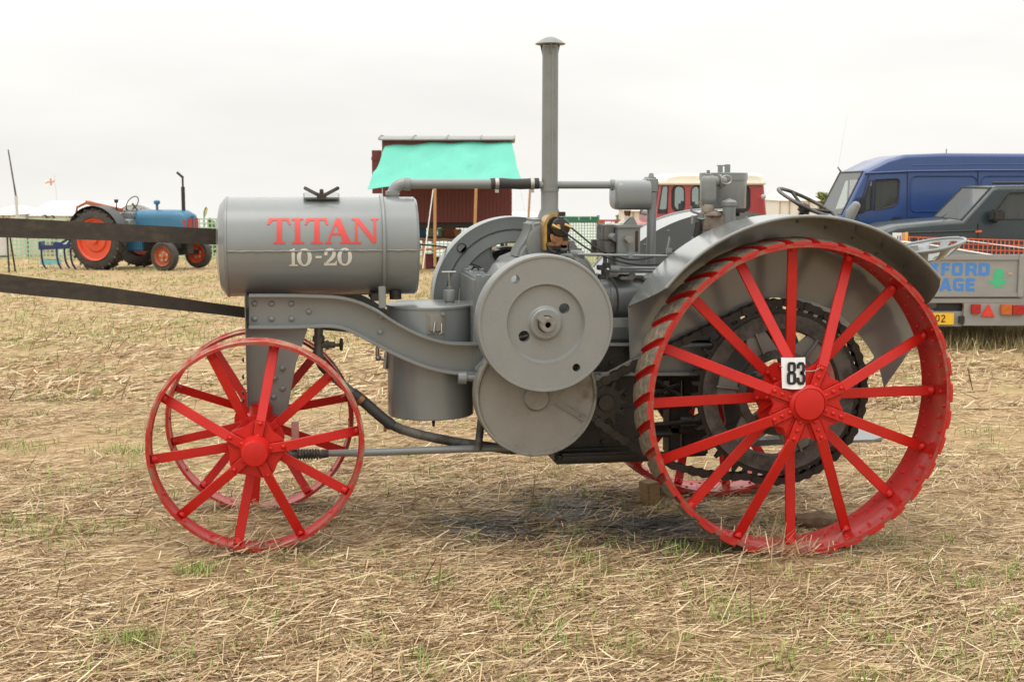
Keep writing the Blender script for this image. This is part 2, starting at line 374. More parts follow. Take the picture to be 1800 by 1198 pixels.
make_straw(90000, 10, 46, 1.6, .06, .26, .009, .015, 'stubble', 'pale straw and stubble over the far field', .12, .06)
# green grass tufts
grass_mat = island_mat('grass', [(0, (.12, .16, .035)), (.5, (.22, .31, .07)), (.85, (.33, .40, .11)), (1, (.44, .40, .17))], .6)
def make_grass():
    cs = []
    for px, py, n, r in ((345, 1008, 130, .045), (240, 1130, 150, .045), (205, 795, 120, .09), (30, 925, 160, .12), (90, 940, 120, .1), (130, 700, 90, .2), (40, 790, 110, .14), (260, 760, 70, .12), (110, 860, 90, .12), (180, 930, 60, .08), (1700, 1035, 40, .04), (745, 1160, 40, .03), (690, 745, 60, .1), (30, 640, 90, .25), (200, 600, 60, .2), (60, 700, 60, .2), (640, 1135, 30, .03), (1530, 1130, 30, .05), (880, 1076, 25, .03), (1260, 1085, 25, .03), (1780, 1080, 25, .04), (1655, 1155, 30, .05), (545, 985, 60, .12), (330, 925, 70, .12), (1590, 985, 40, .15), (980, 840, 40, .1)):
        p = on_ground(px, py); cs.append((p.x, p.y, n, r, .045))
    x, y, d = scatter(800, 4.0, 14, 1.5); c = clump(x*.6, y*.6)
    for a, b, q, e in zip(x, y, c, d):
        if rng.random() < .2+.8*q*q: cs.append((a, b, int(rng.integers(6, 34)), .03+.07*rng.random(), .045))
    x, y, d = scatter(1500, 14, 45, 1.4)
    for a, b in zip(x, y): cs.append((a, b, 16, .3, .05))
    X = np.concatenate([a+rng.normal(0, r, n) for a, b, n, r, h in cs]); Y = np.concatenate([b+rng.normal(0, r, n) for a, b, n, r, h in cs])
    hh = np.concatenate([np.full(n, h) for a, b, n, r, h in cs]); N = len(X)
    az = rng.random(N)*2*PI; el = R(35)+rng.random(N)*R(50)
    dv = np.stack([np.cos(az)*np.cos(el), np.sin(az)*np.cos(el), np.sin(el)], 1)
    sd_ = unit(np.cross(dv, [0, 0, 1.0])); up = np.cross(sd_, dv); ln = hh*(.6+1.0*rng.random(N))
    base = np.stack([X, Y, ground(X, Y)+.004], 1)
    dist = np.sqrt(X**2+Y**2)
    strips('grass', grass_mat, base, dv, sd_, up, ln, .0036*np.maximum(1, dist/7)*(.7+.6*rng.random(N)), -ln*.35*rng.random(N), 'small green grass blades sprouting through the straw', 3)
make_grass()

def make_dry_grass():
    n = 5200; pts = [on_ground(1620+u*260, 572+v*v*48) for u, v in zip(rng.random(260), rng.random(260))]
    pts = np.array([tuple(p) for p in pts]); k = rng.integers(0, len(pts), n)
    x = pts[k, 0]+rng.normal(0, .14, n); y = pts[k, 1]+rng.normal(0, .14, n); az = rng.random(n)*2*PI; el = R(50)+rng.random(n)*R(38)
    dv = np.stack([np.cos(az)*np.cos(el), np.sin(az)*np.cos(el), np.sin(el)], 1); sd_ = unit(np.cross(dv, [0, 0, 1.0])); up = np.cross(sd_, dv); ln = .09+.14*rng.random(n)
    mt = island_mat('dry_grass', [(0, (.16, .14, .05)), (.3, (.26, .23, .09)), (.6, (.42, .34, .18)), (1, (.56, .46, .28))], .6)
    strips('dry_grass', mt, np.stack([x, y, ground(x, y)], 1), dv, sd_, up, ln, .006*np.ones(n), -ln*.3*rng.random(n), 'taller dry grass round the grey trailer', 3)
make_dry_grass()

# ================================================================== THE GREY TRACTOR
T = thing('antique_tractor', Matrix.Translation((1.0, 6.2, 0.0)), 'antique grey tractor with red spoked steel wheels, round tank and tall exhaust pipe', 'tractor')
def dome_mesh(r, h, mat, name):
    b = MB(); b.lathe([(r, 0), (r*.95, h*.35), (r*.7, h*.8), (0, h)], (0, 0, 0), (0, -1, 0), 10); return b.mesh(name, mat, smooth=60)
rivG = dome_mesh(.014, .011, grey, 'rivet'); rivR = dome_mesh(.0105, .010, red, 'rivet')
def hexbolt(r, h, mat):
    b = MB(); b.lathe([(r, 0), (r, h*.85), (r*.8, h)], (0, 0, 0), (0, -1, 0), 6); return b.mesh('bolt', mat, smooth=20)
boltG = hexbolt(.013, .014, grey); boltI = hexbolt(.012, .012, iron)

def wheel(name, c, yn, w, Ro, nsp, a0, side, rp, rcap, capY, frontY, backY, rimmat, spw, spt, nriv, lugs=0, ridge=False, rimt=.014, label=None, copper_foot=True):
    """steel wheel about the Y axis. side=+1: outer face towards -Y. yn is the near (camera side) rim edge."""
    cx, cz = c; ym = yn+w/2
    Yo = lambda y: y if side > 0 else 2*ym-y             # mirror for the far side
    b = MB(); A = (0, 1, 0); O = (cx, yn, cz)
    fl = .009 if lugs else .007
    prof = [(Ro, 0), (Ro, w), (Ro-rimt-fl*.5, w), (Ro-rimt-fl*.5, w-.012), (Ro-rimt, w-.018), (Ro-rimt, .018), (Ro-rimt-fl*.5, .012), (Ro-rimt-fl*.5, 0)]
    b.lathe(prof, O, A, 96, closed=True)
    if ridge: b.lathe([(Ro-.002, w*.40), (Ro+.010, w*.44), (Ro+.010, w*.56), (Ro-.002, w*.60)], O, A, 96, closed=True)
    if ridge:                                            # muddy tread outside, red band inside
        for i_, f_ in enumerate(b.f): b.m[i_] = 1 if (i_ >= 96*8 or i_ % 8 == 0) else 2 if i_ % 8 in (7, 1) else 0
    else:
        for i_, f_ in enumerate(b.f): b.m[i_] = 1 if i_ % 8 == 7 else 0
    root = b.build(name, [redrim2, redmud, rimedge] if ridge else [rimmat, rimedge], T, label=label, smooth=40)
    # hub barrel
    h = MB(); h.cyl((cx, Yo(frontY+.01), cz), (cx, Yo(backY+.03), cz), rp*.42, n=24)
    h.build('hub_barrel', red, root)
    for Yp, ap, nm in ((frontY, a0, 'hub_plate'), (backY, a0+PI/nsp, 'hub_plate')):
        q = MB(); n2 = nsp//2; pts = []
        for i in range(n2):
            a = ap+2*PI*i/n2; s2 = PI/n2
            da = spw*.62/rp
            for k in (-1, 0, 1): pts.append((a+k*da, rp))
            for k, rr in ((.5, .91), (1.0, .86), (1.5, .91)):
                aa = a+da+(2*s2-2*da)*k/2; pts.append((aa, rp*rr))
        poly = [(cx+r_*math.cos(a_), cz+r_*math.sin(a_)) for a_, r_ in pts]
        q.prism(poly, Yo(Yp)-.007, Yo(Yp)+.007)
        yo, yi = (Yo(Yp)-side*.007, 0)
        # raised webs beside each spoke
        for i in range(n2):
            a = ap+2*PI*i/n2; d = Vector((math.cos(a), 0, math.sin(a))); nrm = Vector((-d.z, 0, d.x))
            for s_ in (-1, 1):
                q.bar(Vector((cx, yo-side*.004, cz))+d*rp*.36+nrm*s_*(spw*.6), Vector((cx, yo-side*.004, cz))+d*rp*.92+nrm*s_*(spw*.66), .007, .011)
        q.build('hub_plate', red, root, bevel=.003)
    hb = MB(); hb.lathe([(rcap*1.18, 0), (rcap*1.18, .03), (rcap, .045), (rcap, abs(frontY-capY)-.012), (rcap*.93, abs(frontY-capY)-.003), (rcap*.55, abs(frontY-capY)+.001), (0, abs(frontY-capY)+.002)], (cx, Yo(frontY), cz), (0, -side, 0), 32)
    hb.build('hub_cap', red, root, smooth=35)
    for i in range(nsp):
        a = a0+PI*2*i/nsp; fr = i % 2 == 0; d = Vector((math.cos(a), 0, math.sin(a)))
        ys = Yo(frontY-.004) if fr else Yo(backY+.012); ye = Yo(yn+w*(.5 if fr else .56)) if lugs else ym
        yo = side*(-.013) if fr else 0
        p0 = Vector((cx, ys+yo, cz))+d*rp*.36; pk = Vector((cx, ys+yo, cz))+d*rp*1.0; p1 = Vector((cx, ye, cz))+d*(Ro-rimt-.001)
        s = MB(); s.bar(p0, pk, spw, spt); s.bar(pk-(p1-pk).normalized()*.001, p1, spw, spt)
        s.cyl(p1-d*.004-Vector((0, 0, 0)), p1-d*.03, spw*.46, spw*.36, n=10)
        s.build('spoke', red, root, bevel=.0025, seg=1)
        if fr:
            for k in range(nriv):
                r_ = rp*(.5+.44*k/max(1, nriv-1)); p = Vector((cx, ys-side*(.013+spt/2), cz))+d*r_
                inst(rivR, 'rivet', root, Matrix.Translation(p) @ (Matrix.Rotation(0 if side > 0 else PI, 4, 'Z')))
        elif side > 0:
            for k in range(max(1, nriv-1)):
                p = Vector((cx, Yo(backY)-.009, cz))+d*rp*(.66+.26*k)
                inst(rivR, 'rivet', root, Matrix.Translation(p))
    # small bolt heads inside the rim band
    bb = MB(); nb = lugs*2 if lugs else 20
    for i in range(nb):
        a = a0+.05+2*PI*i/nb; d = Vector((math.cos(a), 0, math.sin(a)))
        for yy in ((.2, .8) if lugs else (.5,)):
            p = Vector((cx, yn+w*yy+(.02 if i % 2 else -.02), cz))+d*(Ro-rimt+.001)
            bb.cyl(p, p-d*.008, .0095, .007, n=8)
    tag(bb.build('rim_bolts', red, root, smooth=50), kind='stuff')
    if lugs:
        # one diagonal cleat, shared
        n = 6; lb = MB(); dl = .135*side*1.0; wa = .043/Ro; rows = []
        def sect(u, da, r_): a = dl*u+da; return (r_*math.cos(a), u*w, r_*math.sin(a))
        rr = [[sect(u, -wa, Ro-.003), sect(u, -wa*.96, Ro+.009+.011*min(1, 5*min(u+.01, 1.01-u))), sect(u, 0, Ro+.011+.011*min(1, 5*min(u+.01, 1.01-u))), sect(u, wa*.96, Ro+.009+.011*min(1, 5*min(u+.01, 1.01-u))), sect(u, wa, Ro-.003)] for u in [-.008+1.016*i/n for i in range(n+1)]]
        k = 5; vs = [p for r_ in rr for p in r_]; 
        for i in range(n):
            for j in range(k):
                lb.mi = 1 if j in (1, 2) else 0
                lb.f.append((i*k+j, i*k+(j+1) % k, (i+1)*k+(j+1) % k, (i+1)*k+j)); lb.m.append(lb.mi)
        lb.v = vs; lb.f += [tuple(range(k)), tuple(range(n*k, n*k+k))]; lb.m += [0, 0]
        me = lb.mesh('lug', [rimmat, lugtop], smooth=30)
        for i in range(lugs):
            inst(me, 'lug', root, Matrix.Translation((cx, yn, cz)) @ Matrix.Rotation(-(2*PI*i/lugs+.03), 4, 'Y'))
    return root
# rear wheels
YN = 5.5
rc = P(1411.5, 705.5, YN); RC = (rc.x, rc.z)
RR = (P(1411, 432, YN).z-P(1411, 980, YN).z)/2
A0 = R(113.6)
wheel('rear_wheel', RC, YN, .25, RR, 16, A0, 1, .178, .073, YN-.085+.0, YN-.035, YN+.15, redrim, .047, .013, 3, lugs=36)
YF = 6.68
wheel('rear_wheel', RC, YF, .25, RR, 16, A0+.1, -1, .178, .073, YF-.085, YF-.035, YF+.15, redrim, .047, .013, 3, lugs=36)
# front wheels
fn = P(449.5, 786.5, 5.70); RF = (P(449.5, 602, 5.7).z-P(449.5, 971, 5.7).z)/2
wheel('front_wheel', (fn.x, fn.z), 5.70, .135, RF, 10, R(78.5), 1, .128, .056, 5.56, 5.66, 5.79, redmud, .042, .013, 2, ridge=True, rimt=.010)
ff = P(457, 741, 6.55); RF2 = RF*.985
wheel('front_wheel', (ff.x, ff.z), 6.55, .135, RF2, 10, R(85), -1, .128, .056, 6.41, 6.51, 6.64, redmud, .042, .013, 2, ridge=True, rimt=.010)
def make_contact():
    cs = [(RC[0], YN+.02, .30, 230), (RC[0], YN+.24, .3, 120), (fn.x, 5.70, .26, 230), (fn.x, 5.83, .25, 90), (ff.x, 6.55, .3, 160), (RC[0], YF+.05, .3, 160), (1.45, 6.25, .3, 60)]
    X = np.concatenate([np.full(n, a) + rng.normal(0, r*.6, n) for a, b, r, n in cs]); Y = np.concatenate([np.full(n, b)+rng.normal(0, .045, n) for a, b, r, n in cs]); N = len(X)
    az = rng.normal(.1, .9, N); el = np.abs(rng.normal(.12, .28, N)); ln = .05+.17*rng.beta(1.3, 2.2, N)
    dv = np.stack([np.cos(az)*np.cos(el), np.sin(az)*np.cos(el), np.sin(el)], 1); sd_ = unit(np.cross(dv, [0, 0, 1.0])); up = np.cross(sd_, dv)
    base = np.stack([X-dv[:, 0]*ln/2, Y-dv[:, 1]*ln/2, ground(X, Y)+.004+.03*rng.random(N)**2], 1)
    strips('pressed_straw', straw_mat, base, dv, sd_, up, ln, .0042*(.6+.8*rng.random(N)), rng.normal(-.04, .12, N)*ln, 'bent straw gathered round the bottoms of the red wheels')
make_contact()
# axles
b = MB(); b.cyl((fn.x, 5.75, fn.z), (fn.x, 5.98, fn.z+.01), .035, n=16); b.cyl((ff.x, 6.62, ff.z), (ff.x, 6.4, ff.z), .035, n=16)
b.bar((fn.x, 5.86, fn.z+.03), (ff.x, 6.52, ff.z+.03), .10, .09, up=(0, 0, 1))
b.box((fn.x+.02, 5.95, fn.z+.05), (.16, .12, .10)); b.box((fn.x+.03, 6.2, fn.z+.1), (.13, .3, .14))
b.cyl((fn.x+.02, 5.93, fn.z+.07), (fn.x+.02, 5.93, fn.z+.16), .05, n=16)
b.build('front_axle', red, T, bevel=.012)
b = MB(); b.cyl((RC[0], YN+.02, RC[1]), (RC[0], YF+.2, RC[1]), .045, n=20); b.build('rear_axle', iron, T)

# ---- tank
YT = 6.2
t0 = P(395, 346, YT); t1 = P(395, 521, YT); TR = (t0.z-t1.z)/2*.995; TZ = (t0.z+t1.z)/2
xa = P(396, 433, YT-.1).x; xb = P(734, 433, YT-.1).x
b = MB(); prof = [(0, -.045), (TR*.55, -.040), (TR*.85, -.026), (TR-.006, -.004), (TR, 0), (TR, xb-xa-.012), (TR-.01, xb-xa), (TR-.02, xb-xa-.004), (0, xb-xa-.012)]
b.lathe(prof, (xa, YT, TZ), (1, 0, 0), 96)
b.lathe([(TR-.002, .001), (TR+.004, .004), (TR+.004, .012), (TR-.002, .015)], (xa, YT, TZ), (1, 0, 0), 96, closed=True)
tank = b.build('fuel_tank', grey, T, smooth=25)
zs = P(560, 441, YT-TR).z                                           # lengthwise lapped seam
ang = math.asin((zs-TZ)/TR); b = MB()
pts = [(xa+.015+i*(xb-xa-.03)/40, YT-math.cos(ang)*(TR+.001), zs+.0012*math.sin(i*1.7)) for i in range(41)]
b.tube(pts, [.0042+.0012*math.sin(i*2.3) for i in range(41)], 6); b.build('seam', greyC, tank)
def cyl_letters(polys, Z0X, mat, name, off=.0016):
    """letter outlines given in zoom pixels -> flat print wrapped on the tank"""
    for k, (outs) in enumerate(polys):
        o2 = []
        for o_ in outs:
            q = []
            for zx, zy in o_:
                p = P(360+zx/4.5, 300+zy/4.5, YT-TR*.97); q.append((p.x, p.z))
            o2.append(q)
        b = MB(); b.plate(o2, -.0006, .0006)
        me = bpy.data.meshes.new('t'); me.from_pydata(b.v, [], b.f); bm = bmesh.new(); bm.from_mesh(me)
        zz = [v[2] for v in b.v]
        for i in range(1, 9):
            z_ = min(zz)+(max(zz)-min(zz))*i/9
            bmesh.ops.bisect_plane(bm, geom=bm.verts[:]+bm.edges[:]+bm.faces[:], plane_co=(0, 0, z_), plane_no=(0, 0, 1))
        b2 = MB(); bm.verts.ensure_lookup_table()
        for v in bm.verts:
            s_ = max(-1, min(1, (v.co.z-TZ)/TR)); rr_ = TR+off+(v.co.y*-1)
            b2.v.append((v.co.x, YT-math.sqrt(1-s_*s_)*rr_, TZ+s_*rr_))
        b2.f = [tuple(v.index for v in f.verts) for f in bm.faces]; b2.m = [0]*len(b2.f); bm.free()
        b2.build(name, mat, tank, smooth=0)
def sh(pl, dx, dy=0): return [(x+dx, y+dy) for x, y in pl]
Tl = [(505,380),(668,378),(680,430),(664,430),(654,404),(640,396),(611,395),(608,555),(614,562),(637,565),(637,578),(543,578),(543,566),(562,562),(568,555),(570,396),(540,398),(525,406),(510,430),(492,430)]
Il = [(685,380),(779,378),(779,391),(757,394),(752,400),(755,553),(761,561),(787,565),(787,578),(692,578),(692,566),(709,562),(715,555),(712,401),(706,395),(685,392)]
Al = [(1040,378),(1072,378),(1147,553),(1154,562),(1170,565),(1170,577),(1070,575),(1070,564),(1086,561),(1090,553),(1074,508),(1005,508),(988,553),(990,561),(1004,565),(1004,577),(952,577),(952,566),(964,562),(971,553)]
Ah = [(1037,428),(1066,491),(1012,491)]
Nl = [(1165,380),(1222,380),(1336,525),(1336,400),(1331,394),(1316,391),(1316,380),(1376,378),(1376,389),(1362,393),(1357,400),(1355,571),(1327,571),(1208,420),(1208,554),(1214,562),(1236,566),(1236,577),(1168,575),(1168,564),(1182,561),(1188,554),(1190,401),(1184,394),(1165,391)]
cyl_letters([[Tl], [Il], [sh(Tl, 297)], [Al, Ah], [Nl]], 0, letR, 'painted_letter')
one = [(668,626),(690,622),(704,613),(712,613),(712,736),(718,742),(738,743),(738,753),(668,753),(668,743),(682,741),(687,735),(687,640),(668,640)]
two = ribbon([(957,668),(957,650),(966,630),(990,621),(1013,628),(1023,648),(1018,672),(1000,695),(975,718),(962,736)], [22,26,26,20,22,27,29,26,22,20])
base2 = [(943,722),(958,736),(1030,727),(1037,712),(1046,712),(1043,749),(943,749)]
el = lambda cx, cy, rx, ry, n=36: [(cx+rx*math.cos(2*PI*i/n), cy+ry*math.sin(2*PI*i/n)) for i in range(n)]
cyl_letters([[one], [el(788,684,59,71), el(788,684,27,57)], [[(876,674),(924,673),(924,689),(876,690)]], [two], [base2], [el(1107,680,58,71), el(1107,680,27,57)]], 0, letW, 'painted_numeral')
# strap band, its bracket, filler lid with wing nut, drain
b = MB(); xs_ = P(676, 440, YT-TR).x
pts = [(xs_, YT-math.cos(a)*(TR+.006), TZ+math.sin(a)*(TR+.006)) for a in [R(-95+190*i/40) for i in range(41)]]
b.tube(pts, .0085, 10); b.build('tank_strap', grey, tank)
b = MB(); pz = P(672, 515, 5.93); b.box((pz.x, 5.95, pz.z-.02), (.032, .02, .1)); b.build('strap_bracket', grey, T, bevel=.003)
b = MB(); lc = P(565, 349, YT-.03); lz = TZ+TR
Ml = Matrix.Translation((lc.x, YT-.05, lz+.006)) @ Matrix.Rotation(R(12), 4, 'X')
b.box((0, 0, 0), (.165, .12, .010), Ml); b.build('filler_lid', grey, tank, bevel=.006)
b = MB(); b.cyl(Ml @ Vector((0, -.05, .0)), Ml @ Vector((0, -.05, .022)), .022, n=16); b.cyl(Ml @ Vector((0, -.05, .02)), Ml @ Vector((0, -.05, .042)), .010, n=10)
for s_ in (-1, 1): b.bar(Ml @ Vector((s_*.008, -.055, .012)), Ml @ Vector((s_*.080, -.06, .052)), .016, .010, up=(0, 1, 0))
b.build('wing_nut', ironG, tank, bevel=.003)
b = MB(); q = P(700, 525, YT); b.cyl((q.x-.02, 6.1, TZ-TR-.015), (q.x-.02, 6.1, TZ-TR+.03), .028, n=12)
b.box((P(660, 520, 6.1).x, 6.1, TZ-TR+.005), (.05, .3, .03)); b.build('drain_plug', iron, tank)
# ---- return pipe, hose, settling box
YP = 6.2
def xz(px, py, Y=YP): p = P(px, py, Y); return Vector((p.x, Y, p.z))
b = MB(); s0 = xz(690, 362); s1 = xz(690, 345); e0 = xz(690, 332); zl = xz(760, 323).z
b.cyl((s1.x, YP, TZ+TR*.96), (s1.x, YP, s1.z+.012), .029, n=20)
path = [Vector((s1.x, YP, TZ+TR*.98)), Vector((s1.x, YP, zl-.055))]+[Vector((s1.x+.055-.055*math.cos(R(a)), YP, zl-.055+.055*math.sin(R(a)))) for a in (0, 20, 40, 60, 75, 90)]
xh = xz(868, 323).x
b.tube(path+[Vector((s1.x+.075, YP, zl))], .027, 16)
b.tube([Vector((s1.x+.06, YP, zl)), Vector((xh+.03, YP, zl))], .0225, 16)
b.lathe([(.024, 0), (.031, .004), (.031, .028), (.024, .03)], (s1.x+.055, YP, zl), (1, 0, 0), 20)
b.lathe([(.026, 0), (.033, .004), (.033, .022), (.026, .024)], (s1.x, YP, TZ+TR+.005), (0, 0, 1), 20)
b.build('return_pipe', grey, T, smooth=40)
b = MB(); xe = xz(945, 323).x
b.tube([Vector((xh-.015+(xe-xh+.02)*i/8, YP, zl+.0015*math.sin(i))) for i in range(9)], [.0265, .0265, .0262, .0245, .0245, .0255, .0255, .0262, .0265], 16); b.build('rubber_hose', rubber, T)
for px in (873, 935):
    b = MB(); xc_ = xz(px, 323).x; b.lathe([(.0266, -.009), (.029, -.009), (.029, .009), (.0266, .009)], (xc_, YP, zl), (1, 0, 0), 24, closed=True)
    b.box((xc_, YP-.012, zl-.034), (.016, .012, .016)); b.build('hose_clamp', steel, T)
b = MB(); zr = xz(1010, 325).z; x2 = xz(1078, 325).x
b.cyl((xe-.02, YP, zr), (x2+.02, YP, zr), .0185, n=16); b.lathe([(.0185, 0), (.027, .004), (.027, .022), (.024, .024)], (x2-.016, YP, zr), (1, 0, 0), 16)
b.build('outlet_pipe', grey, T)
b = MB(); q0 = xz(1077, 316); q1 = xz(1137, 369)
zc = (q0.z+q1.z)/2; hz = (q0.z-q1.z)/2; rows = []
def supel(a, ry, rz_, e=.62): c, q = math.cos(a), math.sin(a); return (ry*math.copysign(abs(c)**e, c), rz_*math.copysign(abs(q)**e, q))
for x, k in ((q0.x-.002, .6), (q0.x, .80), (q0.x+.008, .92), (q0.x+.022, .985), (q0.x+.04, 1), (q1.x, 1), (q1.x+.002, .9)):
    rows.append([Vector((x, YP+supel(2*PI*i/40, .085*k, hz*k)[0], zc+supel(2*PI*i/40, .085*k, hz*k)[1])) for i in range(40)])
b.grid(rows, closed=True); b.f += [tuple(range(40)), tuple(range(240, 280))]; b.m += [0, 0]
b.build('settling_box', grey, T, smooth=45)
b = MB(); g0 = xz(1133, 311); g1 = xz(1153, 340); b.box2((g0.x, YP-.05, g0.z), (g1.x, YP+.05, g1.z)); b.build('pipe_head', grey, T, bevel=.010, seg=3)
b = MB(); b.cyl((xz(1143, 306).x, YP-.02, g0.z-.002), (xz(1143, 306).x, YP-.02, g0.z+.018), .016, .010, n=8); b.build('plug', grey, T)
b = MB(); v0 = xz(1143, 338); v1 = xz(1143, 478); b.cyl((v0.x, YP-.03, v0.z), (v0.x, YP-.03, v1.z), .0225, n=20); b.build('riser_pipe', grey, T)
b = MB(); v0 = xz(1103, 370); b.cyl((v0.x, YP, v0.z), (v0.x, YP, v0.z-.035), .018, .012, n=12); b.cyl((v0.x, YP, v0.z-.03), (v0.x, YP, v0.z-.06), .016, n=8); b.build('drain_cock', copper, T)

# ---- frame channels with the swan neck
top = [(437,518),(500,518),(545,519),(590,521),(625,528),(660,543),(700,568),(740,588),(780,600),(815,603),(900,603),(1100,604),(1330,606)]
bot = [(437,578),(500,578),(540,577),(580,576),(610,582),(650,602),(700,628),(750,648),(790,657),(820,659),(900,660),(1100,660),(1330,660)]
YW = 5.95
def px_curve(pts, Y, n=5):
    return [tuple(v) for v in smooth_path([Vector((*XZ(x, y, Y), 0)).to_2d().to_3d() for x, y in pts], n)]
tc_ = [(v[0], v[1]) for v in px_curve(top, YW-.05)]; bc_ = [(v[0], v[1]) for v in px_curve(bot, YW-.05)]
def channel(yw, out, name, rivets):
    b = MB(); b.prism(tc_+bc_[::-1], yw, yw+.010*(-out))
    fr_ = b.build(name, grey, T, smooth=30)
    for c, sgn, w_ in ((tc_, -1, .011), (bc_, 1, .015)):
        q = MB(); pts = [Vector((x, z, 0)) for x, z in c]; off = []
        for i, p in enumerate(pts):
            t = (pts[min(i+1, len(pts)-1)]-pts[max(i-1, 0)]).normalized(); off.append((p.x+(-t.y)*sgn*w_, p.y+t.x*sgn*w_))
        q.prism(c+off[::-1], yw+(-.001), yw+out*.055); q.build('flange', grey, fr_, smooth=30, bevel=.003, seg=2)
    return fr_
chN = channel(YW, -1, 'chassis_channel', True); chF = channel(6.45, 1, 'chassis_channel', False)
zm = lambda zx, zy: (420+zx/6.923, 490+zy/6.923)
for zx, zy in ((190,300),(397,302),(637,300),(850,398),(190,485),(397,485),(640,485)):
    p = P(*zm(zx, zy), YW); inst(rivG, 'rivet', chN, Matrix.Translation(p))
for zx, zy in ((1725,460),(1720,635)):
    p = P(*zm(zx, zy), YW); inst(boltG, 'bolt', chN, Matrix.Translation(p))
# pedestal at the front
b = MB(); pd = [XZ(x, y, 5.97) for x, y in ((432,577),(541,577),(520,640),(508,706),(506,733),(473,733),(450,718),(436,716))]
b.prism(pd, 5.965, 5.985); ped = b.build('pedestal', grey, T, bevel=.003); b = MB(); b.prism(pd, 6.41, 6.43); b.build('pedestal_plate', grey, ped, bevel=.003)
b = MB(); f0 = XZ(430, 516, 5.92); f1 = XZ(438, 712, 5.92); b.box2((f0[0], 5.885, f0[1]), (f1[0]-.004, 6.5, f1[1])); b.build('front_flange', grey, ped, bevel=.003)
for zx, zy in ((715,243),(715,343),(672,383),(676,292)):
    p = P(240+zx/2.786, 560+zy/2.786, 5.965); inst(rivG, 'rivet', ped, Matrix.Translation(p))
b = MB()
for py in (632, 662, 690, 703): 
    p = P(429, py, 5.95); b.lathe([(.012, 0), (.01, .006), (0, .011)], p, (-1, 0, 0), 8)
b.build('side_rivets', iron, ped, smooth=60)
b = MB(); p = XZ(487, 400, 5.97); q = XZ(487, 733, 5.97)
zz0 = XZ(480, 733, 6.0)[1]; b.box2((P(473, 733, 5.99).x, 5.987, zz0), (P(505, 733, 5.99).x, 6.408, XZ(480, 700, 6)[1])); b.build('bolster', grey, ped)
# ---- drain valve, lower water pipe with hose, radius rod
def M3(px, py, Y): return P(px, py, Y)
b = MB(); b.cyl(M3(560, 575, 6.1), M3(560, 628, 6.1), .021, n=14); b.cyl(M3(560, 590, 6.1), M3(560, 600, 6.1), .028, n=12)
b.tube(smooth_path([M3(560, 622, 6.1), M3(566, 643, 6.1), M3(590, 665, 6.05), M3(625, 695, 6.0)], 5), .0215, 12)
b.cyl(M3(563, 606, 6.1), M3(588, 606, 6.08), .016, n=10); b.cyl(M3(572, 606, 6.1), M3(578, 606, 6.1), .023, n=6); b.cyl(M3(586, 606, 6.08), M3(598, 606, 6.07), .008, n=8)
pp = b.build('water_valve', ironG, T, smooth=40)
b = MB(); b.lathe([(.028, -.006), (.031, 0), (.028, .006), (.010, .004), (.010, -.004)], M3(600, 605, 6.07), (1, -.15, 0), 16, closed=True); b.cyl(M3(598, 605, 6.07), M3(602, 605, 6.07), .011, n=8); b.build('valve_handwheel', iron, pp)
b = MB(); b.tube(smooth_path([M3(620, 690, 6.0), M3(640, 706, 5.98), M3(665, 728, 5.96), M3(690, 748, 5.95)], 4), .0255, 14); b.build('water_hose', rubber, T)
for (x, y) in ((634, 702), (684, 744)):
    b = MB(); b.lathe([(.0256, -.011), (.0285, -.011), (.0285, .011), (.0256, .011)], M3(x, y, 5.97), M3(x+25, y+22, 5.965)-M3(x, y, 5.97), 20, closed=True); q = M3(x, y, 5.965); b.box((q.x-.02, q.y-.012, q.z-.026), (.014, .014, .018)); b.build('hose_clamp', copper, T)
b = MB(); b.tube(smooth_path([M3(685, 744, 5.96), M3(706, 754, 5.96), M3(745, 765, 5.97), M3(800, 776, 6.0), M3(850, 783, 6.0), M3(895, 790, 6.02)], 5), .0225, 14)
b.cyl(M3(848, 720, 5.93), M3(840, 790, 5.93), .018, n=10); b.build('water_pipe', ironG, T)
b = MB(); b.tube([M3(520, 797, 5.93), M3(640, 795, 5.93), M3(800, 789, 5.95), M3(900, 786, 6.0)], [.012, .018, .0175, .0175], 14); b.build('radius_rod', grey, T)
b = MB(); pr0 = M3(520, 798, 5.93); ax = (M3(570, 797, 5.93)-pr0)
hel = [pr0+ax*(i/60)*.88+Vector((0, math.cos(i*.95)*.021, math.sin(i*.95)*.021)) for i in range(61)]
b.tube(hel, .005, 6); b.cyl(pr0-ax*.25, pr0+ax*.05, .022, n=12); b.cyl(pr0+ax*.88, pr0+ax*1.15, .021, .018, n=12); b.build('spring', ironG, T)
b = MB(); b.box2(M3(512, 742, 5.9), Vector((M3(526, 790, 5.9).x, 5.93, M3(526, 790, 5.9).z))); b.build('stop_plate', pm('pale_red', (.6, .3, .27), None, .5), T, bevel=.003)
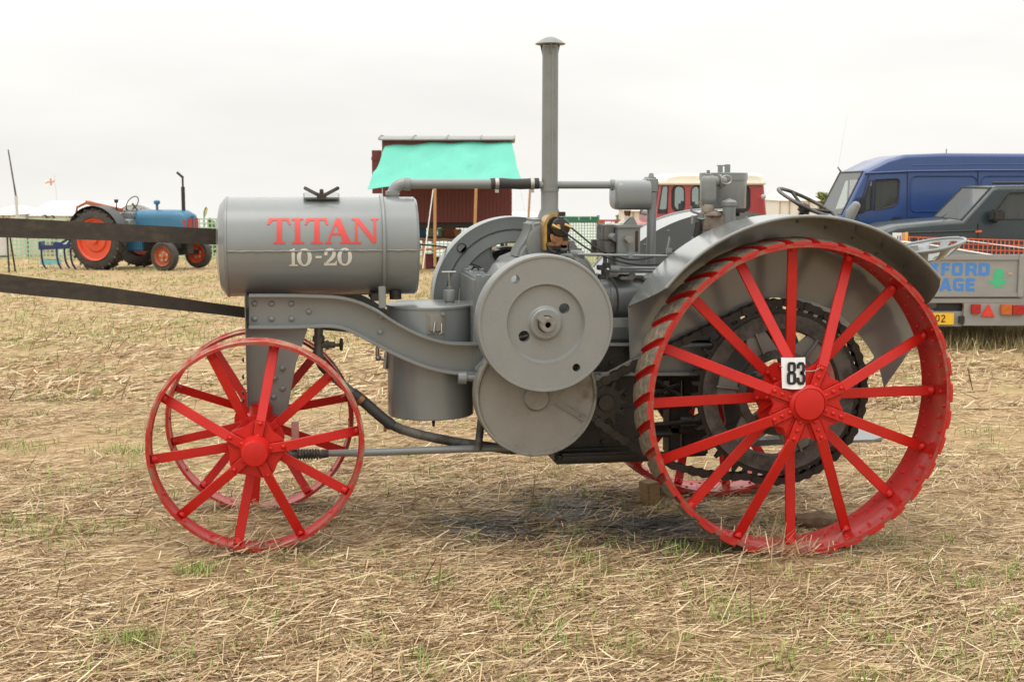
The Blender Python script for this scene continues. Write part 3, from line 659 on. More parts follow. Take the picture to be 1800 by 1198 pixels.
# ---- mixing barrel
YB = 6.175; bl = P(680, 640, YB); br = P(833, 640, YB); bx = (bl.x+br.x)/2; brr = (br.x-bl.x)/2*.985
bt = P(756, 533.5, YB).z; bb_ = P(756, 726, YB).z
b = MB(); b.lathe([(brr-.004, 0), (brr, .004), (brr, bt-bb_-.012), (brr+.004, bt-bb_-.010), (brr+.004, bt-bb_), (brr-.01, bt-bb_+.003), (0, bt-bb_+.012)], (bx, YB, bb_), (0, 0, 1), 64)
bar_ = b.build('cooling_barrel', grey, T, smooth=30)
b = MB(); pc = P(789, 522, YB-.02); b.lathe([(.03, -.02), (.022, 0), (.027, .004), (.027, .052), (.024, .056), (.012, .058), (.012, .07), (0, .07)], (pc.x, YB-.04, bt+.012), (0, 0, 1), 20); b.build('filler_neck', greyC, bar_)
b = MB(); zt = P(789, 478, YB-.04).z; b.cyl((pc.x, YB-.04, bt+.07), (pc.x, YB-.04, zt), .004, n=8); b.cyl((pc.x-.035, YB-.04, zt), (pc.x+.032, YB-.04, zt), .0045, n=8); b.build('tee_handle', steel, bar_)
def onbarrel(px, py): 
    p = P(px, py, YB-brr*.95); dx = max(-1, min(1, (p.x-bx)/brr)); return Vector((p.x, YB-brr*math.sqrt(1-dx*dx), p.z))
b = MB(); q = onbarrel(766, 568); hw = .042
def curved_plate(b, cx_, cz_, w, h, t, r):
    rows = []
    for i in range(9):
        x = cx_-w/2+w*i/8; s_ = math.sqrt(max(0, 1-((x-bx)/brr)**2))
        rows.append([(x, YB-s_*brr+.003, cz_-h/2), (x, YB-s_*(brr+t), cz_-h/2), (x, YB-s_*(brr+t), cz_+h/2), (x, YB-s_*brr+.003, cz_+h/2)])
    b.grid(rows, closed=True); b.f += [(len(b.v)-36, len(b.v)-35, len(b.v)-34, len(b.v)-33), (len(b.v)-4, len(b.v)-3, len(b.v)-2, len(b.v)-1)]; b.m += [0, 0]
curved_plate(b, q.x, q.z, .082, .098, .008, 0); hp = b.build('hatch', greyM, bar_, bevel=.003)
b = MB(); curved_plate(b, q.x, q.z+.002, .062, .074, .02, 0); b.cyl(q+Vector((.03, -.01, .045)), q+Vector((.03, -.03, .045)), .009, n=8); b.build('hatch_cover', greyM, hp, bevel=.004)
b = MB(); b.tube([q+Vector((-.006, -.022, .012)), q+Vector((-.014, -.034, -.035)), q+Vector((-.004, -.03, -.045))], .0035, 6); b.tube([q+Vector((.024, -.02, .0)), q+Vector((.022, -.034, -.04)), q+Vector((.01, -.03, -.046))], .0035, 6); b.build('hatch_handle', steel, hp)
b = MB(); b.cyl(M3(762, 730, YB), M3(762, 749, YB), .011, .006, n=8); b.cyl(M3(762, 737, YB), M3(773, 733, YB), .006, n=6); b.build('drain_tap', iron, bar_)
b = MB(); b.tube([M3(680, 631, YB), M3(664, 629, YB), M3(663, 612, YB), M3(669, 606, YB)], .010, 8); b.ball(M3(665, 629, YB), .015); b.cyl(M3(680, 618, YB), M3(677, 648, YB), .012, n=8); b.build('try_cock', steel, bar_)
b = MB(); b.cyl(P(805, 664, 5.9), P(820, 664, 5.9), .030, n=20); b.cyl(P(820, 664, 5.9), P(850, 664, 5.9), .016, n=12); b.build('grease_cup', grey, T, smooth=35, bevel=.003)
# ---- engine casting
def pxbox(b, x0, y0, x1, y1, Y0, Y1, Yr=None):
    Yr = Yr or Y0; a = P(x0, y0, Yr); c = P(x1, y1, Yr); return b.box2((a.x, Y0, a.z), (c.x, Y1, c.z))
b = MB(); pxbox(b, 832, 488, 876, 650, 5.93, 6.46, 5.93)
eng = b.build('cylinder_head', grey, T, bevel=.012)
for px, py in ((842, 484), (858, 484), (870, 484)):
    p = P(px, py+4, 5.95)
    for yy in (5.96, 6.4): inst(boltG, 'bolt', eng, Matrix.Translation((p.x, yy, p.z)) @ Matrix.Rotation(R(-90), 4, 'X'))
b = MB()
for yy in (6.06, 6.33):
    c = P(870, 560, yy); ztop = P(900, 452, yy).z; r_ = ztop-c.z-.02
    b.lathe([(r_*.82, 0), (r_*.98, .03), (r_, .06), (r_, .34), (r_*.9, .36)], (c.x-.03, yy, c.z), (1, 0, 0), 32)
b.build('cylinder_jacket', greyC, T, smooth=40)
b = MB(); cc = [XZ(x, y, 5.97) for x, y in ((890,478),(905,460),(930,450),(985,447),(1012,449),(1032,458),(1046,476),(1053,500),(1056,540),(1056,660),(880,660),(880,500))]
b.prism(cc, 5.96, 6.47); b.build('crankcase', greyC, T, bevel=.02, seg=3)
b = MB(); ex = [XZ(x, y, 6.1) for x, y in ((905,458),(912,438),(925,420),(931,405),(931,386),(958,384),(970,400),(990,430),(1004,452))]
b.prism(ex, 6.08, 6.32); b.build('exhaust_elbow', greyC, T, bevel=.02, seg=3)
b = MB(); b.lathe([(.055, 0), (.05, .01)], P(952, 440, 6.07), (0, -1, 0), 24); b.lathe([(.10, .0), (.10, .012), (.085, .016)], P(962, 430, 6.07), (0, -1, 0), 32); b.build('round_cover', greyC, T)
# chimney
ch0 = P(966, 385, 6.2); ch1 = P(966.5, 336, 6.2); ch2 = P(967.5, 82, 6.2)
w1 = (P(980, 360, 6.2).x-P(950, 360, 6.2).x)/2; w2 = (P(981, 200, 6.2).x-P(953.5, 200, 6.2).x)/2
b = MB(); b.lathe([(w1*1.55, -.02), (w1*1.35, .015), (w1, .05), (w1, ch1.z-ch0.z), (w1*1.06, ch1.z-ch0.z), (w1*1.06, ch1.z-ch0.z+.012), (w2*1.02, ch1.z-ch0.z+.013), (w2, ch2.z-ch0.z), (w2*.9, ch2.z-ch0.z), (w2*.9, ch2.z-ch0.z-.05)], ch0, ch2-ch0, 32)
chim = b.build('exhaust_pipe', greyC, T, smooth=30)
b = MB(); b.tube([ch1+Vector((.004, -w2*1.0, .03)), ch0.lerp(ch2, .6)+Vector((.005, -w2*1.0, 0)), ch2+Vector((.004, -w2*1.0, -.01))], .0028, 6); b.build('weld_seam', greyF, chim)
b = MB(); cap0 = P(967.5, 77.5, 6.2); rc_ = (P(994, 78, 6.2).x-P(941, 78, 6.2).x)/2
b.lathe([(rc_*.9, -.004), (rc_, 0), (rc_*.55, .022), (rc_*.3, .030), (0, .034)], cap0, (0, 0, 1), 32)
for k in range(3): b.bar(cap0+Vector((w2*.95*math.cos(k*2.1+.4), w2*.95*math.sin(k*2.1+.4), -.05)), cap0+Vector((w2*1.3*math.cos(k*2.1+.4), w2*1.3*math.sin(k*2.1+.4), .004)), .012, .004)
b.build('rain_cap', greyC, chim, smooth=50)
# ---- flywheels and belt pulley
def px_r(px, Y): return px*(P(1000, 570, Y)-P(999, 570, Y)).length
YFW = 5.63; fwc = P(960, 569, YFW); rf = px_r(120.5, YFW)*.99
k_ = rf/120.5
def hole_pts(px, py, r): c = P(px, py, YFW); return circ(c.x, c.z, r*k_, 24)
holes_o = [hole_pts(906.7, 491, 7.5), hole_pts(1013.6, 646, 7)]; holes_i = [hole_pts(993.8, 543, 9.5), hole_pts(923, 592, 10)]
b = MB(); b.plate([circ(fwc.x, fwc.z, rf*.955, 72), circ(fwc.x, fwc.z, k_*69, 64)]+holes_o, YFW+.004, YFW+.10)
b.lathe([(rf*.95, .004), (rf*.955, -.001), (rf*.985, -.001), (rf, .008), (rf, .115), (rf*.98, .12), (rf*.92, .12)], fwc, (0, 1, 0), 96, closed=True)
b.lathe([(k_*72, .004), (k_*70.5, .0035), (k_*69, .010), (k_*67.5, .018), (k_*65, .024), (k_*65, .03)], fwc, (0, 1, 0), 96, closed=True)
b.plate([circ(fwc.x, fwc.z, k_*70, 64), circ(fwc.x, fwc.z, k_*15, 32)]+holes_i, YFW+.024, YFW+.07)
b.lathe([(k_*15, -.002), (k_*25, -.002), (k_*27.5, .004), (k_*28, .018), (k_*31, .0235), (k_*31, .04), (k_*15, .04)], fwc, (0, 1, 0), 64, closed=True)
fly = b.build('flywheel', greyF, T, smooth=32)
b = MB(); b.lathe([(0, -.02), (k_*5, -.02), (k_*5, -.052), (k_*12, -.052), (k_*13.5, -.048), (k_*13.5, .1), (0, .1)], fwc, (0, 1, 0), 32)
b.bar(fwc+Vector((-.036, -.03, .036)), fwc+Vector((-.012, -.03, .012)), .03, .05); b.build('crankshaft_end', greyM, fly, smooth=32, bevel=.002)
b = MB(); b.lathe([(k_*4.9, -.03), (0, -.03)], fwc, (0, 1, 0), 16); b.build('shaft_bore', iron, fly)
YPU = 5.78; pc_ = P(943.5, 695, YPU); rp_ = px_r(108.5, YPU)*.985
b = MB(); b.lathe([(0, 0), (rp_*.20, 0), (rp_*.205, .0), (rp_*.9, .006), (rp_*.94, .006), (rp_*.96, -.004), (rp_*.985, -.004), (rp_, .006), (rp_, .11), (rp_*.8, .11)], pc_, (0, 1, 0), 96)
pul = b.build('belt_pulley', greyM, T, smooth=30)
b = MB(); b.lathe([(rp_*.935, .004), (rp_*.955, -.0065), (rp_*.987, -.0065), (rp_*1.003, .004), (rp_*1.003, .05), (rp_*.99, .05)], pc_, (0, 1, 0), 96, closed=True); b.build('chipped_rim', pm('chipped_paint', (.23, .22, .195), (.19, .18, .155), .5, scale=7, dirt=(.035, .02, .012), damt=.4, dscale=11, bump=.4), pul, smooth=30)
b = MB(); b.lathe([(0, -.022), (rp_*.18, -.022), (rp_*.2, -.015), (rp_*.205, 0), (rp_*.25, .001)], P(943, 699, YPU), (0, 1, 0), 40); b.build('hub_cover', greyM, pul)
b = MB(); r0 = P(976, 709, YPU); r1 = P(1026, 738, YPU); b.bar(r0+Vector((0, -.002, 0)), r1+Vector((0, -.002, 0)), .005, .012); b.bar(P(978, 700, YPU)+Vector((0, .001, 0)), P(1032, 731, YPU)+Vector((0, .001, 0)), .004, .006); b.bar(P(1021, 729, YPU), P(1021, 740, YPU), .004, .014); b.build('rib', greyM, pul)
b = MB(); b.bar(P(838, 652, 5.86), P(856, 632, 5.86), .03, .025); b.cyl(P(850, 640, 5.85), P(850, 640, 5.80), .012, n=8); b.build('brake_lug', grey, T, bevel=.004)
YFF = 6.46; fc = P(905, 525, YFF); rF = px_r(142, YFF)*.985; kk = rF/142
b = MB(); b.lathe([(rF*.995, 0), (rF, .006), (rF, .16), (kk*98, .16), (kk*98, .02), (kk*99, .012), (kk*117, .012), (kk*119, .018), (kk*121, .006), (kk*139, .002)], fc, (0, 1, 0), 96, closed=True)
b.lathe([(kk*16, .0), (kk*40, .0), (kk*42, .02), (kk*42, .14), (kk*16, .14)], fc, (0, 1, 0), 48, closed=True)
ffw = b.build('flywheel', grey, T, smooth=30)
for i in range(5):
    a = R(128-72*i); d = Vector((math.cos(a), 0, math.sin(a))); q = MB()
    n_ = Vector((-d.z, 0, d.x)); vs = [fc+d*kk*r_+n_*kk*w_*s_ for s_, seq in ((1, ((30, 18), (60, 14), (80, 16), (92, 24), (101, 40))), (-1, ((101, 40), (92, 24), (80, 16), (60, 14), (30, 18)))) for r_, w_ in seq]
    q.prism([(v.x, v.z) for v in vs], YFF+.035, YFF+.09)
    q.build('spoke', greyC, ffw, bevel=.012, seg=3)
for px, py in ((812, 436),):
    q = MB(); q.lathe([(0, .004), (.02, .004), (.023, -.002), (.026, .004)], P(px, py, YFF-.003)+Vector((0, .004, 0)), (0, 1, 0), 20); q.build('balance_hole', iron, ffw)
b = MB(); b.cyl((fc.x, 6.48, fc.z), (fwc.x, 5.66, fwc.z), .035, n=16); b.build('crankshaft', iron, T)
b = MB(); b.cyl((fc.x, YFF+.17, fc.z), (fc.x, YFF+.42, fc.z), kk*84, n=64); b.build('belt_drum', ironG, T)
# ---- magneto
Ym = 5.98; b = MB(); mc = P(978, 409, Ym)
mo = [XZ(x, y, Ym) for x, y in ((956,438),(956,408),(957,395),(962,384),(971,377),(980,375),(989,378),(996,385),(1000,395),(1000,405))]
mb_ = [XZ(x, y, Ym) for x, y in ((963,438),(963,408),(964,395),(969,387),(976,382),(983,381),(991,385),(996,392),(999,402),(998,438))]
b.prism(mb_, Ym-.005, Ym+.10); mag = b.build('magneto', bake, T, bevel=.006)
b = MB(); outl = [XZ(x, y, Ym) for x, y in ((955,440),(955,405),(956,392),(962,381),(972,375),(982,374),(982,378),(974,379),(965,385),(961,394),(961,440))]
b.prism(outl, Ym-.012, Ym+.11); b.build('brass_strap', brass, mag, bevel=.003)
b = MB(); cp = P(983, 399, Ym); b.lathe([(.046, 0), (.046, .03), (.040, .042), (.02, .046), (0, .046)], cp, (0, -1, 0), 28); b.box(P(987, 376, Ym), (.03, .04, .02)); b.build('distributor_cap', bake, mag, smooth=30)
b = MB(); b.lathe([(.010, 0), (.010, .006), (0, .008)], P(981, 398, Ym-.046), (0, -1, 0), 12)
for x, y, dx in ((973, 396, 12), (995, 395, 10)): b.cyl(P(x-2, y, Ym-.04), P(x+dx, y+dx*.55, Ym-.055), .010, .006, n=10)
b.build('brass_terminals', brass, mag)
b = MB()
b.cyl(P(979, 422, Ym-.03), P(979, 422, Ym-.005), .028, n=16); b.box(P(968, 429, Ym-.02), (.035, .03, .018)); b.box(P(992, 427, Ym-.02), (.035, .03, .02)); b.tube([P(970, 412, Ym-.02), P(971, 420, Ym-.03), P(975, 427, Ym-.03)], .010, 8)
b.build('contact_breaker', copper, mag, bevel=.004)
b = MB(); b.tube(smooth_path([P(964, 428, Ym-.02), P(968, 440, Ym-.03), P(976, 444, Ym-.03)], 4), .009, 8); b.build('cam_lever', iron, mag)
Yw = 5.93
b = MB(); b.tube(smooth_path([P(985, 402, Yw), P(1010, 421, Yw), P(1040, 441, Yw), P(1075, 455, Yw), P(1110, 464, Yw), P(1150, 465, 6.0), P(1175, 460, 6.05)], 6), .0042, 8); b.build('ignition_wire', rubber, T)
b = MB(); b.tube(smooth_path([P(1005, 401, Yw), P(1020, 413, Yw), P(1045, 433, Yw), P(1072, 446, Yw), P(1105, 456, Yw), P(1140, 453, 6.0), P(1185, 440, 6.1)], 6), .0042, 8); b.build('ignition_wire', rubber, T)
# governor housing and top gear
b = MB(); gc = P(1010, 478, 5.99); b.lathe([(.01, -.02), (.06, -.015), (.085, 0), (.09, .05), (.09, .2)], gc, (0, 1, 0), 32)
b.cyl(P(1000, 446, 6.0), P(1026, 449, 6.0), .022, n=12); b.tube(smooth_path([P(985, 450, 5.95), P(1000, 448, 5.93), P(1008, 455, 5.93), P(1007, 464, 5.95)], 4), .009, 8)
b.box(P(990, 434, 6.0), (.035, .05, .03)); b.box(P(1003, 432, 6.05), (.03, .06, .05)); b.cyl(P(1016, 436, 6.06), P(1016, 450, 6.06), .018, n=12)
b.ball(P(1007, 464, 5.93), .015); b.build('governor', greyC, T, smooth=40, bevel=.003)
b = MB(); hw_ = P(1042, 440, 6.3)
b.box2(P(1041, 421, 6.3), P(1048, 446, 6.33)); b.build('lever_post', ironG, T)
# lubricator oil box
Yl = 5.97; b = MB(); a0_, a1_ = P(1086, 399, Yl), P(1125, 476, Yl); dpt = .36
b.box2((a0_.x, Yl, a1_.z), (a1_.x, Yl+.20, a0_.z)); lub = b.build('lubricator_box', grey, T, bevel=.003)
b = MB(); l0 = P(1084, 395.5, Yl-.01); l1 = P(1129, 400, Yl-.01); b.box2((l0.x, Yl-.014, l1.z), (l1.x, Yl+.21, l0.z)); b.build('box_lid', grey, lub, bevel=.002)
b = MB(); g = P(1102, 390, Yl+.1); Mr = Matrix.Translation(g) @ Matrix.Rotation(R(-38), 4, 'Y') 
b.prism([(g.x-.035, g.z-.02), (g.x+.04, g.z-.02), (g.x+.012, g.z+.028)], Yl+.03, Yl+.14); b.build('sight_feed', greyC, lub, bevel=.002)
b = MB()
for i in range(3):
    yy = Yl+.045+.036*i; b.add([(g.x-.031, yy, g.z-.010), (g.x-.031, yy+.026, g.z-.010), (g.x+.006, yy+.026, g.z+.026), (g.x+.006, yy, g.z+.026)], [(0, 1, 2, 3)], Matrix.Translation((-.0032, 0, .0025)))
b.build('glass_window', pm('feed_glass', (.6, .55, .45), None, .15), lub, smooth=0)
b = MB(); s0_, s1_ = P(1117, 405, Yl-.003), P(1122, 443, Yl-.003); b.box2((s0_.x, Yl-.006, s1_.z), (s1_.x, Yl+.01, s0_.z)); b.build('gauge_glass', glassD, lub, bevel=.004)
b = MB(); b.cyl(P(1103, 420, Yl), P(1104, 420, Yl-.05), .017, .013, n=6); b.cyl(P(1106, 421, Yl-.04), P(1108, 421, Yl-.06), .018, n=6); b.tube([P(1104, 426, Yl-.03), P(1103, 434, Yl-.02), P(1106, 442, Yl-.02)], .004, 6); b.build('feed_tap', greyM, lub)
b = MB(); b.cyl(P(1060, 412, Yl+.12), P(1083, 418, Yl+.02), .019, n=14); b.build('feed_pipe', grey, lub)
b = MB(); pxbox(b, 1060, 424, 1082, 446, Yl+.03, Yl+.17); pxbox(b, 1062, 446, 1068, 475, Yl+.05, Yl+.08); pxbox(b, 1078, 446, 1084, 475, Yl+.05, Yl+.08); pxbox(b, 1064, 396, 1086, 424, Yl+.05, Yl+.19, Yl); b.build('pump_block', ironG, lub, bevel=.006)
# control rods over the engine
b = MB(); b.cyl(P(1015, 447, 5.9), P(1060, 447.5, 5.9), .0075, n=10); b.cyl(P(1025, 447.5, 5.9), P(1196, 450, 5.9), .0062, n=10); b.box(P(1108, 448, 5.9), (.02, .018, .026)); b.build('control_rod', grey, T)
b = MB(); b.cyl(P(1075, 470, 5.93), P(1180, 472, 5.93), .0065, n=10); b.cyl(P(1080, 475, 5.95), P(1180, 477, 5.95), .006, n=10); b.cyl(P(1072, 472, 5.94), P(1088, 473, 5.94), .018, n=10); b.build('control_rod', grey, T)
b = MB(); b.cyl(P(1172, 448, 5.9), P(1177, 416, 5.9), .0055, n=8); b.box(P(1176, 440, 5.9), (.025, .02, .02)); b.cyl(P(1216, 440, 5.95), P(1218, 416, 5.95), .006, n=8); b.build('hand_lever', grey, T)
b = MB()
for x, y in ((1056, 470), (1064, 478), (1058, 486), (1066, 466)): b.box(P(x, y, 5.93), (.03, .05, .022))
b.tube(smooth_path([P(1066, 482, 5.9), P(1080, 496, 5.88), P(1086, 520, 5.87), P(1085, 545, 5.87), P(1078, 556, 5.88)], 5), .0055, 8); b.build('valve_gear', iron, T, bevel=.004)
b = MB()
for i in range(26):
    x = 1062+random.random()*90; y = 482+random.random()*10; b.box(P(x, y, 5.98+random.random()*.2), (.02+.04*random.random(), .03, .015))
tag(b.build('small_fittings', greyM, T, bevel=.004), kind='stuff')
# gearcase drum at the right of the flywheel
b = MB(); c0 = P(1046, 520, 6.12); rr = (P(1100, 478, 6.0).z-P(1100, 560, 6.0).z)/2
b.lathe([(rr*.9, 0), (rr, .01), (rr, .06), (rr*.97, .062), (rr*.97, .6)], c0, (1, 0, 0), 48); b.lathe([(rr*.99, .05), (rr*1.03, .052), (rr*1.03, .068), (rr*.99, .07)], c0, (1, 0, 0), 48, closed=True); b.build('gearcase_drum', grey, T, smooth=30)
b = MB(); pxbox(b, 1040, 560, 1300, 571, 5.93, 5.96); pxbox(b, 1040, 573, 1300, 596, 6.0, 6.05); b.build('side_rail', grey, T)
# dark transmission, sprockets, chains
b = MB(); pxbox(b, 890, 600, 1135, 792, 6.0, 6.4, 6.0); pxbox(b, 1030, 600, 1140, 660, 5.93, 6.4, 5.93); pxbox(b, 1135, 600, 1330, 640, 6.02, 6.1, 6.0); pxbox(b, 1135, 600, 1330, 640, 6.3, 6.4, 6.0)
trn = b.build('gearbox', iron, T, bevel=.02)
b = MB(); pxbox(b, 975, 790, 1150, 811, 5.96, 6.4, 5.96); pxbox(b, 985, 798, 1130, 806, 5.90, 5.97, 5.9); b.build('sump_rail', iron, T, bevel=.012)
for x0, y0, x1, y1, Ya in ((1178, 640, 1196, 800, 6.1), (1140, 650, 1230, 668, 6.15), (1200, 660, 1240, 700, 6.2), (1140, 695, 1175, 720, 6.1), (1150, 750, 1230, 762, 6.1), (1200, 740, 1245, 800, 6.15)):
    b = MB(); pxbox(b, x0, y0, x1, y1, Ya, Ya+.12); b.build('linkage_block', iron, T, bevel=.008)
for p0, p1, r_ in (((1100, 750), (1250, 738), .012), ((1100, 765), (1180, 762), .016), ((1152, 668), (1200, 700), .012), ((1150, 690), (1195, 676), .010), ((1140, 800), (1240, 795), .016)):
    b = MB(); b.cyl(P(*p0, 6.05), P(*p1, 6.05), r_, n=10); b.build('linkage_rod', iron, T)
b = MB(); bar0, bar1 = P(1052, 668, 5.84), P(1112, 636, 5.84); b.bar(bar0, bar1, .03, .012); b.bar(bar1, P(1150, 618, 5.86), .02, .008); b.cyl(bar0+Vector((0, .02, 0)), bar0-Vector((0, .02, 0)), .024, n=12); b.box(P(1062, 660, 5.83), (.04, .02, .03)); b.build('brake_arm', greyM, T, bevel=.003)
for px, py in ((1074, 636), (1052, 640), (1075, 690), (1095, 720), (1090, 770), (1060, 775), (1100, 690)):
    p = P(px, py, 5.93 if py < 660 else 5.995); inst(boltI, 'bolt', trn, Matrix.Translation(p))
YS = 5.82; sc_ = P(1367, 689, YS); ks = (P(1368, 689, YS)-P(1367, 689, YS)).length
sm = P(1062, 705, 5.84); rs_ = 34*ks
Rp = 151*ks; rpitch = 34*ks
b = MB(); nt_ = 48; teeth = []
for i in range(nt_):
    a = 2*PI*i/nt_
    for da, r_ in ((-.5, 140), (-.22, 140), (-.1, 152), (.1, 152), (.22, 140)): teeth.append((sc_.x+r_*ks*math.cos(a+da*2*PI/nt_), sc_.z+r_*ks*math.sin(a+da*2*PI/nt_)))
b.plate([teeth, circ(sc_.x, sc_.z, 128*ks, 72)], YS-.012, YS+.012); tring = b; b = MB()
b.lathe([(108*ks, -.018), (133*ks, -.022), (134*ks, -.012), (134*ks, .022), (106*ks, .022)], (sc_.x, YS, sc_.z), (0, 1, 0), 96, closed=True)
b.lathe([(58*ks, -.025), (72*ks, -.025), (72*ks, .03), (58*ks, .03)], (sc_.x, YS, sc_.z), (0, 1, 0), 48, closed=True); b.lathe([(20*ks, -.02), (40*ks, -.012), (40*ks, .012), (20*ks, .02)], (sc_.x, YS, sc_.z), (0, 1, 0), 48, closed=True)
spr = b.build('drive_sprocket', ironG, T, smooth=32); tring.build('tooth_ring', iron, spr)
for i in range(6):
    a = R(113+60*i); d = Vector((math.cos(a), 0, math.sin(a))); q = MB(); c = Vector((sc_.x, YS, sc_.z)); nrm = Vector((-d.z, 0, d.x))
    vs = [c+d*68*ks+nrm*26*ks, c+d*68*ks-nrm*26*ks, c+d*110*ks-nrm*17*ks, c+d*110*ks+nrm*17*ks]
    q.prism([(v.x, v.z) for v in vs], YS-.004, YS+.012); q.bar(c+d*66*ks+Vector((0, -.012, 0)), c+d*110*ks+Vector((0, -.012, 0)), .010, .022); q.build('spoke', greyM, spr, bevel=.002, seg=1)
b = MB(); b.plate([[(sm.x+r_*ks*math.cos(2*PI*(i+da)/11), sm.z+r_*ks*math.sin(2*PI*(i+da)/11)) for i in range(11) for da, r_ in ((-.5, 26), (-.25, 27), (-.1, 38), (.1, 38), (.25, 27))], circ(sm.x, sm.z, 8*ks, 16)], YS-.012, YS+.012)
b.lathe([(0, -.03), (13*ks, -.03), (15*ks, -.01)], (sm.x, YS, sm.z), (0, 1, 0), 24); b.lathe([(17*ks, -.014), (24*ks, -.014), (24*ks, .02)], (sm.x, YS, sm.z), (0, 1, 0), 24); b.build('pinion_sprocket', iron, T)
# chain path: external tangents
dv = Vector((sc_.x-sm.x, 0, sc_.z-sm.z)); dl_ = dv.length; base_a = math.atan2(dv.z, dv.x); al = math.acos((Rp-rpitch)/dl_)
def cp(c, r, a): return Vector((c.x+r*math.cos(a), YS, c.z+r*math.sin(a)))
aU = base_a+PI-al; aL = base_a+PI+al
pathc = [cp(sc_, Rp, aL+(aU+2*PI-aL)*i/200) for i in range(201)]
tU = [cp(sc_, Rp, aU), cp(sm, rpitch, aU)]
pathc += [tU[0].lerp(tU[1], i/40) for i in range(1, 41)]
pathc += [cp(sm, rpitch, aU+(aL-aU)*i/40) for i in range(1, 41)]
p0_, p1_ = cp(sm, rpitch, aL), cp(sc_, Rp, aL)
pathc += [p0_.lerp(p1_, i/40)-Vector((0, 0, .075*4*(i/40)*(1-i/40))) for i in range(1, 41)]
seg_ = [(pathc[i+1]-pathc[i]).length for i in range(len(pathc)-1)]; tot = sum(seg_); NL = int(round(tot/.052)); pitch = tot/NL
lk = []
for kind in (0, 1):
    b = MB(); hw2 = .024 if kind else .017
    for s_ in (-1, 1):
        o_ = arc(-.026, 0, .020, .020, 90, 270, 5)+[(0, -.014)]+arc(.026, 0, .020, .020, -90, 90, 5)+[(0, .014)]
        b.prism(o_, s_*hw2-.003, s_*hw2+.003)
    b.cyl((-.026, -hw2, 0), (-.026, hw2, 0), .012, n=8); b.cyl((.026, -.028, 0), (.026, .028, 0), .006, n=6)
    lk.append(b.mesh('chain_link', iron, smooth=40))
b = MB(); b.cyl((sm.x, YS+.02, sm.z), (sm.x, 6.3, sm.z), .03, n=12); chn = b.build('drive_chain', iron, T)
acc = 0; j = 0; cum = [0]
for s_ in seg_: cum.append(cum[-1]+s_)
def along(d):
    d = d % tot
    i = int(np.searchsorted(cum, d, 'right'))-1; i = min(i, len(seg_)-1); return pathc[i].lerp(pathc[i+1], (d-cum[i])/max(seg_[i], 1e-9))
for i in range(NL):
    a_ = along(i*pitch); b_ = along((i+1)*pitch); d = b_-a_; inst(lk[i % 2], 'chain_link', chn, Matrix.Translation((a_+b_)/2) @ Matrix.Rotation(-math.atan2(d.z, d.x), 4, 'Y'))
# far sprocket
b = MB(); b.lathe([(106*ks, -.02), (150*ks, -.02), (150*ks, .02), (106*ks, .02)], (sc_.x, 6.6, sc_.z), (0, 1, 0), 64, closed=True); b.lathe([(0, -.03), (60*ks, -.03), (60*ks, .03), (0, .03)], (sc_.x, 6.6, sc_.z), (0, 1, 0), 32)
for i in range(6):
    a = R(100+60*i); d = Vector((math.cos(a), 0, math.sin(a))); c = Vector((sc_.x, 6.6, sc_.z)); b.bar(c+d*55*ks, c+d*110*ks, 30*ks, .02)
b.build('drive_sprocket', iron, T)
# ---- fenders
fn0 = P(1413, 711, YN); FC = (RC[0]+.004, RC[1]-.008)
RFD = (P(1413, 380, YN).z-FC[1])
def fender(yn, yw, name):
    def ang_of(px, py, Y): p = P(px, py, Y); return math.atan2(p.z-FC[1], p.x-FC[0]) % (2*PI)
    n0, n1 = ang_of(1163, 500, YN), ang_of(1659, 484, YN); w0 = ang_of(1106, 540, 5.86); w1_ = ang_of(1648, 528, 5.86)
    N = 40; m = 6; sgn = 1 if yw > yn else -1
    top_ = []; 
    for i in range(N+1):
        t = i/N; row = []
        for j in range(m+1):
            u = j/m; ua = u**.8; a = (n0*(1-ua)+w0*ua)*(1-t)+(n1*(1-ua)+w1_*ua)*t
            row.append((FC[0]+RFD*math.cos(a), yn+(yw-yn)*u, FC[1]+RFD*math.sin(a)))
        top_.append(row)
    b = MB(); b.grid(top_); fd = b.build(name, fend, T, solid=.004, smooth=35)
    lip = MB(); pts = [Vector(r_[0]) for r_ in top_]; lip.tube(pts, .0075, 8); lip.build('rolled_edge', fend, fd)
    arc_ = [(FC[0]+(RFD-.001)*math.cos(a), FC[1]+(RFD-.001)*math.sin(a)) for a in [w0+(w1_-w0)*i/N for i in range(N+1)]]
    low = [XZ(x, y, 5.86) for x, y in ((1641, 545), (1600, 615), (1554, 681), (1548, 655), (1540, 632), (1528, 612), (1516, 595), (1500, 575), (1481, 557), (1458, 542), (1434, 532), (1405, 524), (1377, 522), (1355, 523), (1339, 527), (1307, 541), (1275, 558), (1243, 573), (1180, 605), (1121, 629), (1107, 638))]
    sw = MB(); sw.prism(arc_+low, yw-.003*sgn, yw+.002*sgn); sw.build('side_panel', fend, fd, smooth=20)
    rv = MB()
    for i in range(12):
        a = w0+(w1_-w0)*(i+.5)/12; p = Vector((FC[0]+(RFD-.03)*math.cos(a), yw-.004*sgn, FC[1]+(RFD-.03)*math.sin(a))); rv.lathe([(.009, 0), (.007, .006), (0, .008)], p, (0, -1, 0), 8)
    tag(rv.build('fender_rivets', fend, fd, smooth=60), kind='stuff')
    return fd
fender(YN-.01, 5.86, 'fender'); fender(6.94, 6.57, 'fender')
